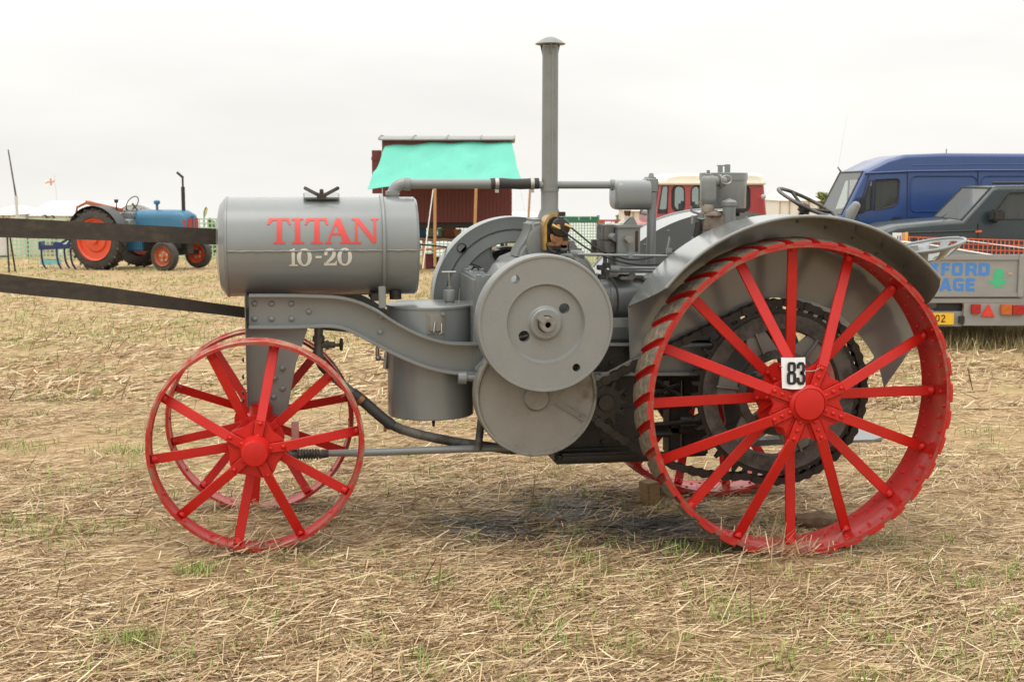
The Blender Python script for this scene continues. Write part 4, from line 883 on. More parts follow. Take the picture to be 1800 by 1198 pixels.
# ---- fuel can, air cleaner, carburettor gear
b = MB(); can0 = P(1270.5, 366, 6.22); cr_ = (P(1310, 330, 6.22).x-P(1231, 330, 6.22).x)/2*.99; cht = P(1270.5, 304, 6.22).z-can0.z
b.lathe([(cr_*.98, 0), (cr_, .006), (cr_, cht-.035), (cr_+.004, cht-.034), (cr_+.004, cht), (cr_-.01, cht+.002), (cr_-.012, cht-.004), (0, cht-.004)], can0, (0, 0, 1), 48)
can = b.build('fuel_can', grey, T, smooth=30)
b = MB(); hz_ = can0.z+cht-.01
for (x0, x1, y) in ((1262, 1269.5, 291), (1274, 1282.5, 289)):
    p0, p1 = P(x0, y, 6.22), P(x1, 305, 6.22); b.box2((p0.x, 6.21, hz_), (p1.x, 6.225, p0.z))
b.box2((P(1262, 290, 6.22).x, 6.226, P(1262, 292, 6.22).z), (P(1282, 290, 6.22).x, 6.24, P(1262, 290, 6.22).z)); b.build('can_handle', grey, can, bevel=.001)
Yc = 6.04; b = MB(); ac = P(1245, 356, Yc); arr = (P(1258, 330, Yc).x-P(1231.5, 330, Yc).x)/2; ah = P(1245, 309, Yc).z-ac.z
b.lathe([(arr*.7, -.01), (arr*.95, .004), (arr, .02), (arr, ah-.03), (arr*.92, ah-.012), (arr*.7, ah-.001), (arr*.35, ah+.004), (0, ah+.005)], ac, (0, 0, 1), 32)
b.cyl(P(1250, 319, Yc), P(1272, 319, Yc+.04), .024, n=16); b.cyl(P(1245, 309, Yc), P(1245, 299, Yc), .008, n=8); b.lathe([(.034, 0), (.034, .012), (.026, .014)], P(1262, 319, Yc+.02), (1, .2, 0), 20); b.lathe([(.016, 0), (.02, .006), (.012, .01)], P(1245, 309, Yc), (0, 0, 1), 12)
b.build('air_cleaner', greyC, T, smooth=40)
b = MB(); b.tube(circ(0, 0, .025, 16) and [P(1277, 316, Yc-.01)+Vector((.025*math.cos(a), 0, .02*math.sin(a))) for a in [i*.45 for i in range(15)]], .003, 6); b.build('wire_clip', steel, T)
b = MB(); b.lathe([(.03, 0), (.032, .02), (.028, .035), (.024, .07)], P(1244, 374, Yc), (0, 0, 1), 16); pxbox(b, 1236, 377, 1290, 404, Yc-.03, Yc+.08); b.cyl(P(1232, 376, Yc), P(1262, 376, Yc), .016, n=12); b.box(P(1232, 356, Yc), (.02, .02, .02)); b.lathe([(.05, 0), (.05, .012), (.02, .03)], P(1252, 380, Yc), (0, 0, 1), 16)
b.build('carburettor', pm('dull_alloy', (.33, .3, .26), (.2, .16, .12), .45, metal=.4, scale=14, dirt=(.16, .08, .04), damt=.4), T, bevel=.004)
b = MB(); c0 = P(1281, 400, Yc-.02); b.lathe([(.031, 0), (.031, .10), (.036, .104), (.036, .122), (.030, .128), (0, .14)], c0, (0, 0, 1), 24); b.build('oil_cup', greyC, T, smooth=35)
b = MB(); b.box2(P(1219, 379, Yc), Vector((P(1230, 394, Yc).x, Yc+.04, P(1230, 394, Yc).z))); b.cyl(P(1232, 384, Yc-.02), P(1232, 374, Yc-.02), .012, n=12); b.tube([P(1231, 376, Yc-.02), P(1220, 373, Yc-.02), P(1215, 371, Yc-.02), P(1215, 362, Yc-.02)], .006, 8); b.lathe([(.014, -.004), (.022, 0), (.014, .004)], P(1233, 383, Yc-.02), (0, -.3, 1), 16); b.build('throttle_lever', greyC, T, bevel=.002)
b = MB(); b.tube([P(1230, 392, Yc), P(1226, 410, Yc), P(1222, 440, Yc)], .022, 10); b.build('manifold_pipe', iron, T)
b = MB(); pxbox(b, 1290, 369, 1309, 374, 6.1, 6.2); pxbox(b, 1250, 372, 1300, 380, 6.15, 6.3); b.build('can_shelf', iron, T)
# ---- steering wheel and column, seat, platform
swl, swr = P(1370, 336, 6.2), P(1468, 378, 6.2); swc = (swl+swr)/2; swR = (swr-swl).length/2
ex_ = (swr-swl).normalized(); vw_ = (swc-Vector((0, 0, H))).normalized(); vw_ = (vw_-ex_*vw_.dot(ex_)).normalized(); nz = ex_.cross(vw_).normalized(); nz = nz if nz.z > 0 else -nz; ey_ = (vw_*math.cos(R(8))+nz*math.sin(R(8))).normalized(); nz = ex_.cross(ey_).normalized(); 
if nz.z < 0: nz = -nz
b = MB(); b.tube([swc+ex_*swR*math.cos(a)+ey_*swR*math.sin(a) for a in [2*PI*i/48 for i in range(49)]], .0095, 8, cap=False)
stw = b.build('steering_wheel', ironG, T, smooth=60)
for i in range(4):
    a = .3+PI/2*i; q = MB(); q.tube([swc-nz*.03, swc+(ex_*math.cos(a)+ey_*math.sin(a))*swR], .008, 6); q.build('spoke', iron, stw)
b = MB(); b.cyl(swc-nz*.02, swc-nz*.75, .014, n=10); b.lathe([(.03, -.05), (.03, -.02), (.015, -.005)], swc, nz, 14); b.build('steering_column', iron, T)
b = MB(); q = P(1497, 384, 5.75); b.tube([P(1492, 386, 5.75), P(1496, 374, 5.75), P(1503, 363, 5.75)], [.020, .026, .022], 10); b.ball(P(1504, 362, 5.75), .022); b.build('brake_pedal', greyC, T, smooth=60)
# pressed seat pan with holes, open rim
sc0 = P(1622, 436, 6.2); rows = []; NU, NV = 40, 11; tilt = Matrix.Translation(sc0) @ Matrix.Rotation(R(-9), 4, 'Y')
for j in range(NV+1):
    v = j/NV; row = []
    for i in range(NU):
        a = 2*PI*i/NU; r_ = .03+(.203-.03)*v; back = max(0, math.cos(a))
        z_ = -.075+.078*v**2.2+.012*back*v
        row.append(tilt @ Vector((r_*math.cos(a)*1.02, r_*math.sin(a)*1.0, z_)))
    rows.append(row)
b = MB(); b.grid(rows, closed=True)
keep = []
for k, f in enumerate(b.f):
    j = k//NU; i = k % NU
    if (j in (6, 7, 8, 9)) and (i % 4 in (0, 1)): continue
    if j in (2, 3) and i % 8 in (0, 1, 2): continue
    keep.append(f)
b.f = keep; b.m = [0]*len(keep); b.f.append(tuple(range(NU))); b.m.append(0)
seat = b.build('seat', grey, T, solid=.005, smooth=50, bevel=.0015, seg=1)
b = MB(); b.tube([Vector(p)+Vector((0, 0, .002)) for p in rows[-1]]+[Vector(rows[-1][0])], .0085, 8, cap=False); b.build('seat_rim', grey, seat, smooth=60)
b = MB(); b.tube(smooth_path([sc0+Vector((-.02, 0, -.085)), sc0+Vector((.0, 0, -.2)), sc0+Vector((-.15, 0, -.5)), sc0+Vector((-.4, 0, -.68))], 5), .02, 8); b.build('seat_spring', iron, T)
b = MB(); pl = [P(x, y, Y_) for x, y, Y_ in ((1480, 775, 6.05), (1535, 776, 6.05), (1566, 771, 6.15), (1540, 755, 6.4), (1480, 748, 6.45))]
zz = P(1535, 772, 6.05).z; b.add([(p.x, p.y, zz+s_) for s_ in (0, -.012) for p in pl], [(0, 1, 2, 3, 4), (9, 8, 7, 6, 5)]+[(i, (i+1) % 5, (i+1) % 5+5, i+5) for i in range(5)]); b.bar((RC[0]-.2, 6.2, zz-.02), (pl[2].x-.05, 6.2, zz-.02), .1, .03, up=(0, 0, 1)); b.build('drawbar', grey, T)
# ================================================================== things with the tractor
# number card
Yk = YN-.065; b = MB(); rows = []
for i in range(9):
    u = i/8; yk = Yk-.012*math.sin(PI*u)
    t_ = P(1373.0+44*u, 628, Yk); bo = P(1374.5+41*u, 681.5+(1.5*math.sin(PI*u)), Yk)
    rows.append([(t_.x, yk+.010*u, t_.z), (bo.x, yk-.002, bo.z)])
b.grid(rows); FR[0] = Matrix()
card = b.build('number_card', paper, None, solid=.0012, smooth=60); tag(card, 'white paper card numbered 83 tied to the hub of the near red rear wheel', 'number card')
zk = lambda x, y: XZ(1180+x/3.1525, 500+y/3.1525, Yk-.014)
def digits(outs, name):
    b = MB(); b.plate([[zk(x, y) for x, y in o_] for o_ in outs], Yk-.0155, Yk-.0145); b.build(name, black, card, smooth=0)
rr_ = lambda x0, y0, x1, y1, r: arc(x1-r, y0+r, r, r, -90, 0, 5)+arc(x1-r, y1-r, r, r, 0, 90, 5)+arc(x0+r, y1-r, r, r, 90, 180, 5)+arc(x0+r, y0+r, r, r, 180, 270, 5)
digits([rr_(643, 428, 690, 487, 17)+[], rr_(659, 443, 675, 480, 7)], 'printed_digit'); digits([rr_(640, 482, 692, 554, 19), rr_(658, 496, 675, 541, 7)], 'printed_digit')
digits([ribbon([(703, 465), (703, 446), (712, 437), (726, 437), (733, 448), (733, 472), (727, 485), (714, 489)], 17)], 'printed_digit'); digits([ribbon([(714, 489), (728, 494), (735, 508), (735, 533), (728, 546), (712, 547), (703, 538), (702, 514)], 17)], 'printed_digit')
b = MB(); b.tube(smooth_path([P(1370, 643, Yk-.005), P(1395, 652, Yk+.01), P(1417, 652, Yk-.004), P(1432, 651, Yk-.004), P(1443, 645, Yk+.01)], 4), .0016, 6); b.build('tie_wire', steel, card)
# drive belt
def belt():
    b = MB(); 
    up_ = [(-620, 388, 40, 5.15, 0), (-300, 392, 36, 5.5, 0), (0, 400, 34, 5.85, 0), (180, 407, 31, 6.05, 0), (378, 416, 28, 6.3, 3), (520, 421, 24, 6.45, 25), (640, 425, 16, 6.58, 60), (720, 428, 16, 6.66, 90)]
    lo_ = [(-620, 424, 40, 5.2, 0), (-300, 456, 37, 5.55, 0), (0, 497, 33, 5.9, 0), (180, 517, 28, 6.1, 0), (430, 549, 19, 6.4, 5), (560, 565, 17, 6.5, 35), (700, 582, 17, 6.62, 70), (790, 594, 17, 6.66, 90)]
    rows = []; kk2 = kk*84+.004
    def sec(c, u, w, t): # c centre, u width dir
        rows.append((Vector(c), Vector(u), w, t))
    for px, py, h, Y, tw in up_:
        c = P(px, py, Y); k = (P(px, py+1, Y)-c).length
        sec(c, (0, math.sin(R(tw)), math.cos(R(tw))), .085 if tw > 20 else h*k, .007)
    cx_, cz_, cy_ = fc.x, fc.z, YFF+.24
    for a in range(112, -100, -12): sec((cx_+kk2*math.cos(R(a)), cy_, cz_+kk2*math.sin(R(a))), (0, 1, 0), .1, .007)
    for px, py, h, Y, tw in lo_[::-1]:
        c = P(px, py, Y); k = (P(px, py+1, Y)-c).length
        sec(c, (0, math.sin(R(tw)), math.cos(R(tw))), .085 if tw > 20 else h*k, .007)
    # resample smoothly
    C_ = smooth_path([r_[0] for r_ in rows], 4); U_ = smooth_path([r_[1] for r_ in rows], 4); W_ = [v.x for v in smooth_path([Vector((r_[2], 0, 0)) for r_ in rows], 4)]
    g_ = []
    for i, c in enumerate(C_):
        t = (C_[min(i+1, len(C_)-1)]-C_[max(i-1, 0)]).normalized(); u = U_[i].normalized(); n_ = t.cross(u).normalized(); w = W_[i]*(1+.012*math.sin(i*.9)+.008*math.sin(i*2.3))
        g_.append([c+u*w/2-n_*.004, c-u*w/2-n_*.004, c-u*w/2+n_*.004, c+u*w/2+n_*.004])
    b.grid(g_, closed=True); b.f += [(0, 1, 2, 3), tuple(range(len(b.v)-4, len(b.v)))]; b.m += [0, 0]
    o = b.build('drive_belt', beltm, None, smooth=30); tag(o, 'long dark brown drive belt, two strands running left from behind the grey tank', 'belt')
belt()
# wooden chock and the lump by the wheel
def ground_pt(px, py): return on_ground(px, py)
g = on_ground(1143, 884); b = MB(); b.box((0, 0, .05), (.075, .09, .14)); o = b.build('wheel_chock', woodD if False else pm('chock_wood', (.3, .18, .08), (.2, .12, .055), .8, scale=9, streak=(2, 2, 9), bump=.4), None, M=Matrix.Translation(g) @ Matrix.Rotation(R(20), 4, 'Z') @ Matrix.Rotation(R(-5), 4, 'Y'), bevel=.004); tag(o, 'pale sawn wood block wedged at the far red rear wheel', 'wood block')
g = on_ground(1440, 928); b = MB(); rows = []
for i in range(9):
    u = i/8; x = (u-.5)*.24; rr0 = .050*math.sin(PI*min(.97, max(.08, u)))**.45; rows.append([Vector((x+.012*math.sin(j*2.1+i), rr0*1.25*math.cos(2*PI*j/10)*(1+.13*math.sin(i*3+j*1.7)), .035+rr0*math.sin(2*PI*j/10)*(1+.16*math.sin(i*2.2+j*2.9)))) for j in range(10)])
b.grid(rows, closed=True); b.f += [tuple(range(10)), tuple(range(len(b.v)-10, len(b.v)))]; b.m += [0, 0]
o = b.build('wood_lump', woodD, None, M=Matrix.Translation(g) @ Matrix.Rotation(R(-14), 4, 'Z'), smooth=30); tag(o, 'dark weathered lump of wood lying inside the near red rear wheel', 'log')

# ================================================================== BACKGROUND
def frame(px, D, rot=0, z=None):
    """local frame (x right, y away, z up) standing on the field in pixel column px at horizontal distance D"""
    f_h = np.array([math.sin(TH), math.cos(TH), 0]); fe = F_/math.cos(PHI)
    q = D*f_h+RT*D*(px-CX)/fe
    zz = float(ground(q[0], q[1])) if z is None else z
    M = Matrix.Translation((q[0], q[1], zz)) @ Matrix.Rotation(-TH+R(rot), 4, 'Z')
    FR[0] = M; return M, zz
def lz_(py, D, zz): return H-(py-HY)*D/F_*1.003-zz
gl = bpy.data.materials.new('pane_glass'); gl.use_nodes = True
def glass_mat(name, col, tr):
    m = bpy.data.materials.new(name); m.use_nodes = True; t = m.node_tree; b = t.nodes['Principled BSDF']
    b.inputs['Base Color'].default_value = (*col, 1); b.inputs['Roughness'].default_value = .04
    tb = t.nodes.new('ShaderNodeBsdfTransparent'); tb.inputs[0].default_value = (.88, .92, .9, 1); mx = t.nodes.new('ShaderNodeMixShader'); mx.inputs[0].default_value = tr
    o = t.nodes['Material Output']; t.links.new(b.outputs[0], mx.inputs[1]); t.links.new(tb.outputs[0], mx.inputs[2]); t.links.new(mx.outputs[0], o.inputs[0]); return m
glassC = glass_mat('clear_glass', (.12, .13, .13), .8); glassT = glass_mat('tinted_glass', (.10, .105, .10), .62); glassR = glass_mat('windscreen_glass', (.55, .57, .55), .68)  # windscreen base colour is whitish to imitate reflected sky and haze
blueV = pm('blue_van_paint', (.019, .058, .195), (.017, .05, .172), .28, scale=3, coat=.5, dirt=(.10, .11, .16), damt=.25, dscale=2)
green = pm('dark_green_paint', (.016, .028, .031), (.014, .025, .028), .3, scale=3, coat=.3, spec=.4)
redL = pm('red_car_paint', (.38, .05, .045), (.34, .045, .04), .35, scale=3, coat=.3)
cream = pm('cream_roof', (.78, .73, .60), (.72, .67, .55), .5, scale=3)
plastic = pm('black_plastic', (.02, .02, .02), None, .5)
trim = pm('grey_plastic', (.30, .30, .29), None, .6)
lampR = pm('red_lens', (.42, .02, .02), (.3, .012, .012), .2, scale=30); lampO = pm('orange_lens', (.55, .14, .03), (.4, .09, .02), .2, scale=30); lampT = pm('red_reflector', (.75, .06, .04), (.6, .03, .02), .3, scale=60)
chrome = pm('chrome', (.7, .7, .7), None, .15, metal=1)
seatm = pm('seat_cloth', (.09, .09, .09), None, .9)

def clipz(poly, z, s_):
    r = []
    for i, a in enumerate(poly):
        c = poly[(i+1) % len(poly)]; da, dc = (a[1]-z)*s_, (c[1]-z)*s_
        if da >= 0: r.append(a)
        if da*dc < 0: t = da/(da-dc); r.append((a[0]+(c[0]-a[0])*t, z))
    return r
def vehicle(name, label, cat, fr, prof, w, glass, wins, body, tumble, zb, wheels, wr, roof=None, roofz=99, extra_panes=()):
    M, zz = fr; FR[0] = M; V = thing(name, M, label, cat); FR[0] = M
    n = len(prof); cx_ = sum(p[0] for p in prof)/n; cz_ = sum(p[1] for p in prof)/n
    area = sum(prof[i][0]*prof[(i+1) % n][1]-prof[(i+1) % n][0]*prof[i][1] for i in range(n)); sg = 1 if area > 0 else -1
    def inset(d):
        r = []
        for i in range(n):
            a = Vector(prof[i-1]); p = Vector(prof[i]); c = Vector(prof[(i+1) % n])
            n1 = Vector((-(p-a).y, (p-a).x)).normalized()*sg; n2 = Vector((-(c-p).y, (c-p).x)).normalized()*sg
            m_ = (n1+n2); m_ = m_.normalized()/max(.6, m_.normalized().dot(n1)) if m_.length > 1e-6 else n1
            r.append(p+m_*d)
        return r
    def tb(v): 
        x, y, z = v; return (x, y+(1-2*y/w)*tumble*max(0, z-zb), z)
    st = [(0, .055), (.012, .022), (.05, 0), (w-.05, 0), (w-.012, .022), (w, .055)]
    rows = [[tb((p.x, y, p.y)) for p in inset(d)] for y, d in st]
    b = MB(); rb = MB(); 
    for r_ in (0, 1, 2, 3, 4):
        for i in range(n):
            j = (i+1) % n
            if r_ == 2 and i in glass: continue
            q = rb if roof and min(prof[i][1], prof[j][1]) > roofz else b
            q.add([rows[r_][i], rows[r_][j], rows[r_+1][j], rows[r_+1][i]], [(0, 1, 2, 3)])
    ip = [(p.x, p.y) for p in inset(.055)]
    for y in (0, w):
        k = len(b.v); b.plate([clipz(ip, roofz, -1) if roof else ip]+wins, y-.001, y+.001 if y else .001); b.v[k:] = [tb(v) for v in b.v[k:]]
        if roof: k = len(rb.v); rb.plate([clipz(ip, roofz, 1)], y-.001, y+.001 if y else .001); rb.v[k:] = [tb(v) for v in rb.v[k:]]
    bd = b.build('body', body, V, smooth=40)
    if roof: rb.build('roof', roof, V, smooth=40)
    for i in glass:
        j = (i+1) % n; q = MB(); a, c = rows[2][i], rows[2][j]; d, e = rows[3][j], rows[3][i]
        q.add([a, c, d, e], [(0, 1, 2, 3)]); q.build('windscreen', glassR, V, smooth=0)
        rub = MB(); pts = [Vector(p) for p in (a, c, d, e, a)]; rub.tube(pts, .018, 6); rub.build('windscreen_seal', plastic, V)
    for wi, gm in zip(wins, extra_panes):
        for y in (.014, w-.014):
            q = MB(); q.plate([wi], y-.003, y+.003); q.v = [tb(v) for v in q.v]; pn = q.build('window', gm, V, smooth=0)
            if y < w/2:
                s_ = MB(); s_.tube([Vector(tb((p[0], -.002, p[1]))) for p in wi+[wi[0], wi[1]]], .014, 6, cap=False); s_.build('window_seal', plastic, pn)
    xm = [p[0] for p in prof]
    q = MB(); q.box2((min(xm)+.3, .1, zb-.35), (max(xm)-.2, w-.1, zb-.3)); q.build('cabin_floor', plastic, V)
    for x in wheels:
        for y, s_ in ((-.005, 1), (w+.005-.2, -1)):
            q = MB(); q.lathe([(wr*.6, 0), (wr*.9, -.01), (wr, .03), (wr, .17), (wr*.9, .2), (wr*.6, .2)], (x, y, wr), (0, 1, 0), 32, closed=True); ty = q.build('wheel', tyre, V, smooth=35)
            q = MB(); q.lathe([(0, .02), (wr*.25, .01), (wr*.3, .03), (wr*.55, .05), (wr*.61, .0)] if s_ > 0 else [(0, .18), (wr*.3, .17), (wr*.61, .2)], (x, y, wr), (0, 1, 0), 24, caps=False); q.build('rim', trim, ty)
    return V
def rrect(x0, z0, x1, z1, r, n=4): return arc(x1-r, z1-r, r, r, 0, 90, n)+arc(x0+r, z1-r, r, r, 90, 180, n)+arc(x0+r, z0+r, r, r, 180, 270, n)+arc(x1-r, z0+r, r, r, 270, 360, n)
def handle(V, x, z, w=.2): b = MB(); b.box((x, -.02, z), (w, .03, .045)); b.box((x, -.004, z-.01), (w*.9, .012, .08)); b.build('door_handle', plastic, V, bevel=.008)

# ---- blue van
D = 22; fr = frame(1490, D, -2); zz = fr[1]
def vloc(px, py, p0, D_, al_, zz):
    u = px-p0; x = u*D_/(F_*math.cos(R(al_))-u*math.sin(R(al_))); return (x, lz_(py, D_+x*math.sin(R(al_)), zz))
def v2(px, py): return vloc(px, py, 1490, 22, -2, zz)
zr_ = v2(1600, 271)[1]
prof = [v2(1478, 470), v2(1462, 470), v2(1458, 430), v2(1460, 398), v2(1467, 384), v2(1482, 377), v2(1518, 302), v2(1528, 297), v2(1560, 281), v2(1590, 272.5), (1.6, zr_+.01), (4.6, zr_-.01), (4.95, zr_-.08), (5.05, 1.2), (5.05, .55), (4.4, .5), (3.3, .5), (1.0, .5), (.6, .45)]
wq = [v2(1512, 372), v2(1529, 317), v2(1533, 316), v2(1532, 369), v2(1526, 372)]; wq = [v2(1513, 371), v2(1530, 318), v2(1534.5, 317), v2(1533, 368)]
wd_ = [v2(1537, 369), v2(1538.5, 316), v2(1577, 314.5), v2(1580, 317), v2(1578, 355), v2(1570, 362)]
van = vehicle('delivery_van', 'long dark blue panel van parked behind the dark green car', 'van', fr, prof, 1.95, (5,), [wq, wd_], blueV, .05, 1.3, (.45, 3.6), .34, extra_panes=(glassC, glassT))
FR[0] = fr[0]
b = MB(); 
def vline(b, pts, y=-.004, r=.010):
    b.tube([Vector((p[0], y+.05*max(0, p[1]-1.3), p[1])) for p in pts], r, 6)
sx = lambda px, py: v2(px, py)
vline(b, [sx(1594, 302), sx(1595, 400), sx(1594, 460)]); b.build('door_gap', plastic, van); b = MB(); vline(b, [sx(1716, 301), sx(1717, 400)]); b.build('door_gap', plastic, van); b = MB(); vline(b, [sx(1508, 440), sx(1508, 380), sx(1528, 306), sx(1590, 304)], r=.008); b.build('door_gap', plastic, van)
b = MB(); pts = [sx(1520, 305), sx(1600, 301.5), sx(1716, 300), (4.9, sx(1716, 300)[1])]; vline(b, pts, -.012, .018); vline(b, [(p[0], p[1]+.10) for p in pts[1:]], .0, .008); b.build('roof_gutter', blueV, van)
for x0, x1 in ((1600, 1714), (1722, 1960)):
    b = MB(); a0, a1 = sx(x0, 312), sx(x1, 371); a1 = (a1[0], sx(1660, 371)[1]); a0 = (a0[0], sx(1660, 310)[1]); q = rrect(a0[0], a1[1], a1[0], a0[1], .09)
    b.tube([Vector((p[0], -.002+.05*max(0, p[1]-1.3), p[1])) for p in q+[q[0]]], .012, 6); b.build('panel_pressing', blueV, van, smooth=60)
q = sx(1577, 384); handle(van, q[0], q[1], .16); q = sx(1607, 384); handle(van, q[0], q[1], .14)
b = MB(); q = sx(1517, 362); b.box((q[0]-.05, -.16, q[1]+.02), (.10, .16, .26)); b.cyl((q[0], 0, q[1]-.08), (q[0]-.03, -.14, q[1]-.06), .02); b.build('wing_mirror', plastic, van, bevel=.03)
b = MB(); q = sx(1500, 298); b.cyl((q[0], 1.0, q[1]-.03), (q[0]-.06, 1.0, q[1]+.05), .015, .008); b.cyl((q[0]-.05, 1.0, q[1]+.04), (q[0]+.08, 1.0, q[1]+.95), .0009, n=6); b.build('aerial', plastic, van)
b = MB(); q = sx(1686, 270); b.cyl((q[0], .9, zr_-.02), (q[0], .9, zr_+.10), .010, .006); b.build('roof_aerial', plastic, van)
b = MB(); q = sx(1545, 360); b.box((q[0], .5, q[1]+.02), (.16, .5, .6)); b.box((q[0], 1.4, q[1]+.02), (.16, .5, .6)); b.box((q[0]-.2, .5, q[1]-.2), (.5, .5, .14)); b.build('cab_seat', seatm, van, bevel=.05)
b = MB(); q = sx(1490, 358); c = Vector((q[0]+.25, .5, q[1])); b.tube([c+Vector((.09*math.cos(a), .2*math.sin(a), .16*math.cos(a))) for a in [i*2*PI/20 for i in range(21)]], .016, 6); b.build('steering_wheel', plastic, van)
b = MB(); q = sx(1600, 310); b.box2((q[0], .06, .6), (q[0]+.04, 1.88, zr_-.12)); b.build('bulkhead', seatm, van)
b = MB(); b.box2((sx(1478, 380)[0], .1, sx(1478, 380)[1]-.1), (sx(1500, 378)[0], 1.85, sx(1500, 378)[1])); b.build('dashboard', plastic, van, bevel=.03)
# ---- dark green car
D = 19; fr = frame(1560, D, -4); zz = fr[1]
def v3(px, py): return vloc(px, py, 1560, 19, -4, zz)
zr2 = v3(1760, 329)[1]; 
prof = [v3(1572, 500), v3(1552, 490), v3(1549, 440), v3(1551, 412), v3(1558, 404), v3(1580, 396), v3(1640, 389.5), v3(1692, 386), v3(1742, 330), v3(1752, 327), (2.4, zr2+.03), (4.0, zr2+.03), (4.2, zr2-.1), (4.4, 1.1), (4.4, .5), (3.0, .42), (1.2, .42)]
wA = [v3(1755, 385), v3(1783, 342), v3(1788, 339), (2.6, zr2-.16), (2.6, v3(1755, 384)[1]-.0)]
wA = [v3(1738, 384.5), v3(1768, 341), v3(1773, 338), v3(1828, 337), v3(1828, 384)]
wB = [v3(1838, 384), v3(1838, 337), (3.1, zr2-.13), (3.1, v3(1838, 384)[1])]
car = vehicle('dark_green_car', 'dark green off road car with its bonnet facing left beyond the orange netting', 'car', fr, prof, 1.75, (7,), [wA, wB], green, .13, 1.05, (.62, 3.2), .36, extra_panes=(glassT, glassT))
FR[0] = fr[0]
b = MB(); q = v3(1730, 384); b.box((q[0]+.12, -.15, q[1]+.06), (.17, .22, .16)); b.cyl((q[0]+.15, .03, q[1]-.03), (q[0]+.13, -.12, q[1]-.0), .03); b.build('wing_mirror', plastic, car, bevel=.03)
b = MB(); q = v3(1719, 405.5); b.box((q[0], -.006, q[1]), (.10, .02, .035)); b.build('side_indicator', pm('amber_lens', (.75, .16, .05), None, .3), car, bevel=.008)
b = MB(); b.tube([Vector((v3(1600, 408)[0], -.003, v3(1600, 408)[1])), Vector((v3(1718, 404)[0], -.003, v3(1718, 404)[1]))], .012, 6); b.build('side_moulding', plastic, car); b = MB(); b.tube([Vector((v3(1719, 480)[0], -.002, v3(1719, 480)[1])), Vector((v3(1719, 392)[0], -.002, v3(1719, 392)[1]))], .007, 6); b.build('door_gap', plastic, car)
b = MB(); b.tube([Vector((v3(1666, 386)[0]-.04, .15, v3(1666, 388)[1]+.06)), Vector((v3(1690, 386)[0], .9, v3(1690, 386)[1]+.07))], .012, 6); b.build('wiper', plastic, car)
b = MB(); b.tube([Vector((v3(1745, 328)[0], .16, v3(1750, 327)[1]+.045)), Vector((4.0, .16, zr2+.07))], .02, 6); b.build('roof_rail', plastic, car)
b = MB(); q = v3(1800, 370); b.box((q[0], .45, q[1]+.0), (.16, .5, .62)); b.box((q[0], 1.3, q[1]), (.16, .5, .62)); b.build('car_seat', seatm, car, bevel=.06)
b = MB(); q = v3(1700, 384); p_ = v3(1728, 366); b.box((p_[0]-.03, .28, p_[1]-.02), (.02, .10, .08)); b.build('tax_disc', white, car)
# ---- red car with white roof
D = 26; fr = frame(1250, D, 5); zz = fr[1]
def v4(px, py): return vloc(px, py, 1250, 26, 5, zz)
prof = [v4(1086, 470), v4(1080, 440), v4(1084, 405), v4(1095, 397), v4(1150, 389), v4(1151, 378), v4(1160, 321), v4(1162, 318), v4(1175, 309), v4(1195, 305), v4(1330, 304.5), v4(1343, 309), v4(1345, 320), v4(1351, 380), v4(1352, 470)]
ws = [rrect(*v4(1180, 368), *v4(1205, 327), .09), rrect(*v4(1216, 368), *v4(1236, 327), .09), rrect(*v4(1295, 368), *v4(1320, 327), .09), rrect(*v4(1332, 366), *v4(1343, 327), .05)]
ws = [[v4(1157, 374), v4(1164.5, 328), v4(1175, 327), v4(1173, 374)]]+[rrect(*v4(a, 370), *v4(c, 327), .1) for a, c in ((1182, 1204), (1216, 1260), (1270, 1320))]
rl = vehicle('red_car', 'red off road car with a cream white roof behind the grey tractor', 'car', fr, prof, 1.6, (5,), ws, redL, .06, 1.1, (-1.5, .7), .38, roof=cream, roofz=v4(1250, 322)[1], extra_panes=(glassC,)*4)
FR[0] = fr[0]; b = MB(); q = v4(1225, 372); b.box((q[0], .4, q[1]-.05), (.14, .45, .5)); b.box((q[0], 1.2, q[1]-.05), (.14, .45, .5)); b.build('car_seat', seatm, rl, bevel=.05)
b = MB(); q0, q1 = v4(1157, 320), v4(1348, 323); b.box2((q0[0], -.02, q1[1]-.02), (q1[0], 1.62, q0[1]+.0)); b.build('roof_lip', cream, rl, bevel=.02)
b = MB(); q = v4(1338, 345); b.lathe([(.05, 0), (.05, .015), (0, .02)], (q[0]+.03, -.1, q[1]), (-.2, -1, 0), 16); b.build('round_mirror', chrome, rl)

# ---- grey trailer
D = 14; fr = frame(1720, D, 0); zz = fr[1]
def v5(px, py): return ((px-1720)*D/F_, lz_(py, D, zz))
alu = pm('grey_galvanised', (.29, .29, .275), (.255, .255, .242), .5, metal=.1, scale=5, dirt=(.24, .225, .19), damt=.3, dscale=3, streak=(1, 1, 3))
TRL = thing('grey_trailer', fr[0], 'grey flatbed trailer tail with blue lettering and a green frog emblem', 'trailer')
def bx5(name, x0, y0, x1, y1, Y0, Y1, mat_, par, bev=.004, label=None):
    b = MB(); a, c = v5(x0, y0), v5(x1, y1); b.box2((a[0], Y0, a[1]), (c[0], Y1, c[1])); return b.build(name, mat_, par, bevel=bev, label=label)
tail = bx5('tailboard', 1575, 455, 1796, 514, 0, .03, alu, TRL)
bx5('top_rail', 1575, 446, 1800, 455.5, -.015, .045, alu, tail); bx5('bottom_rail', 1575, 512.5, 1800, 520, -.015, .045, alu, tail)
bx5('corner_post', 1796, 446, 1806, 520, -.025, .05, alu, TRL)
bx5('tail_bar', 1575, 523, 1900, 531, .0, .06, alu, TRL)
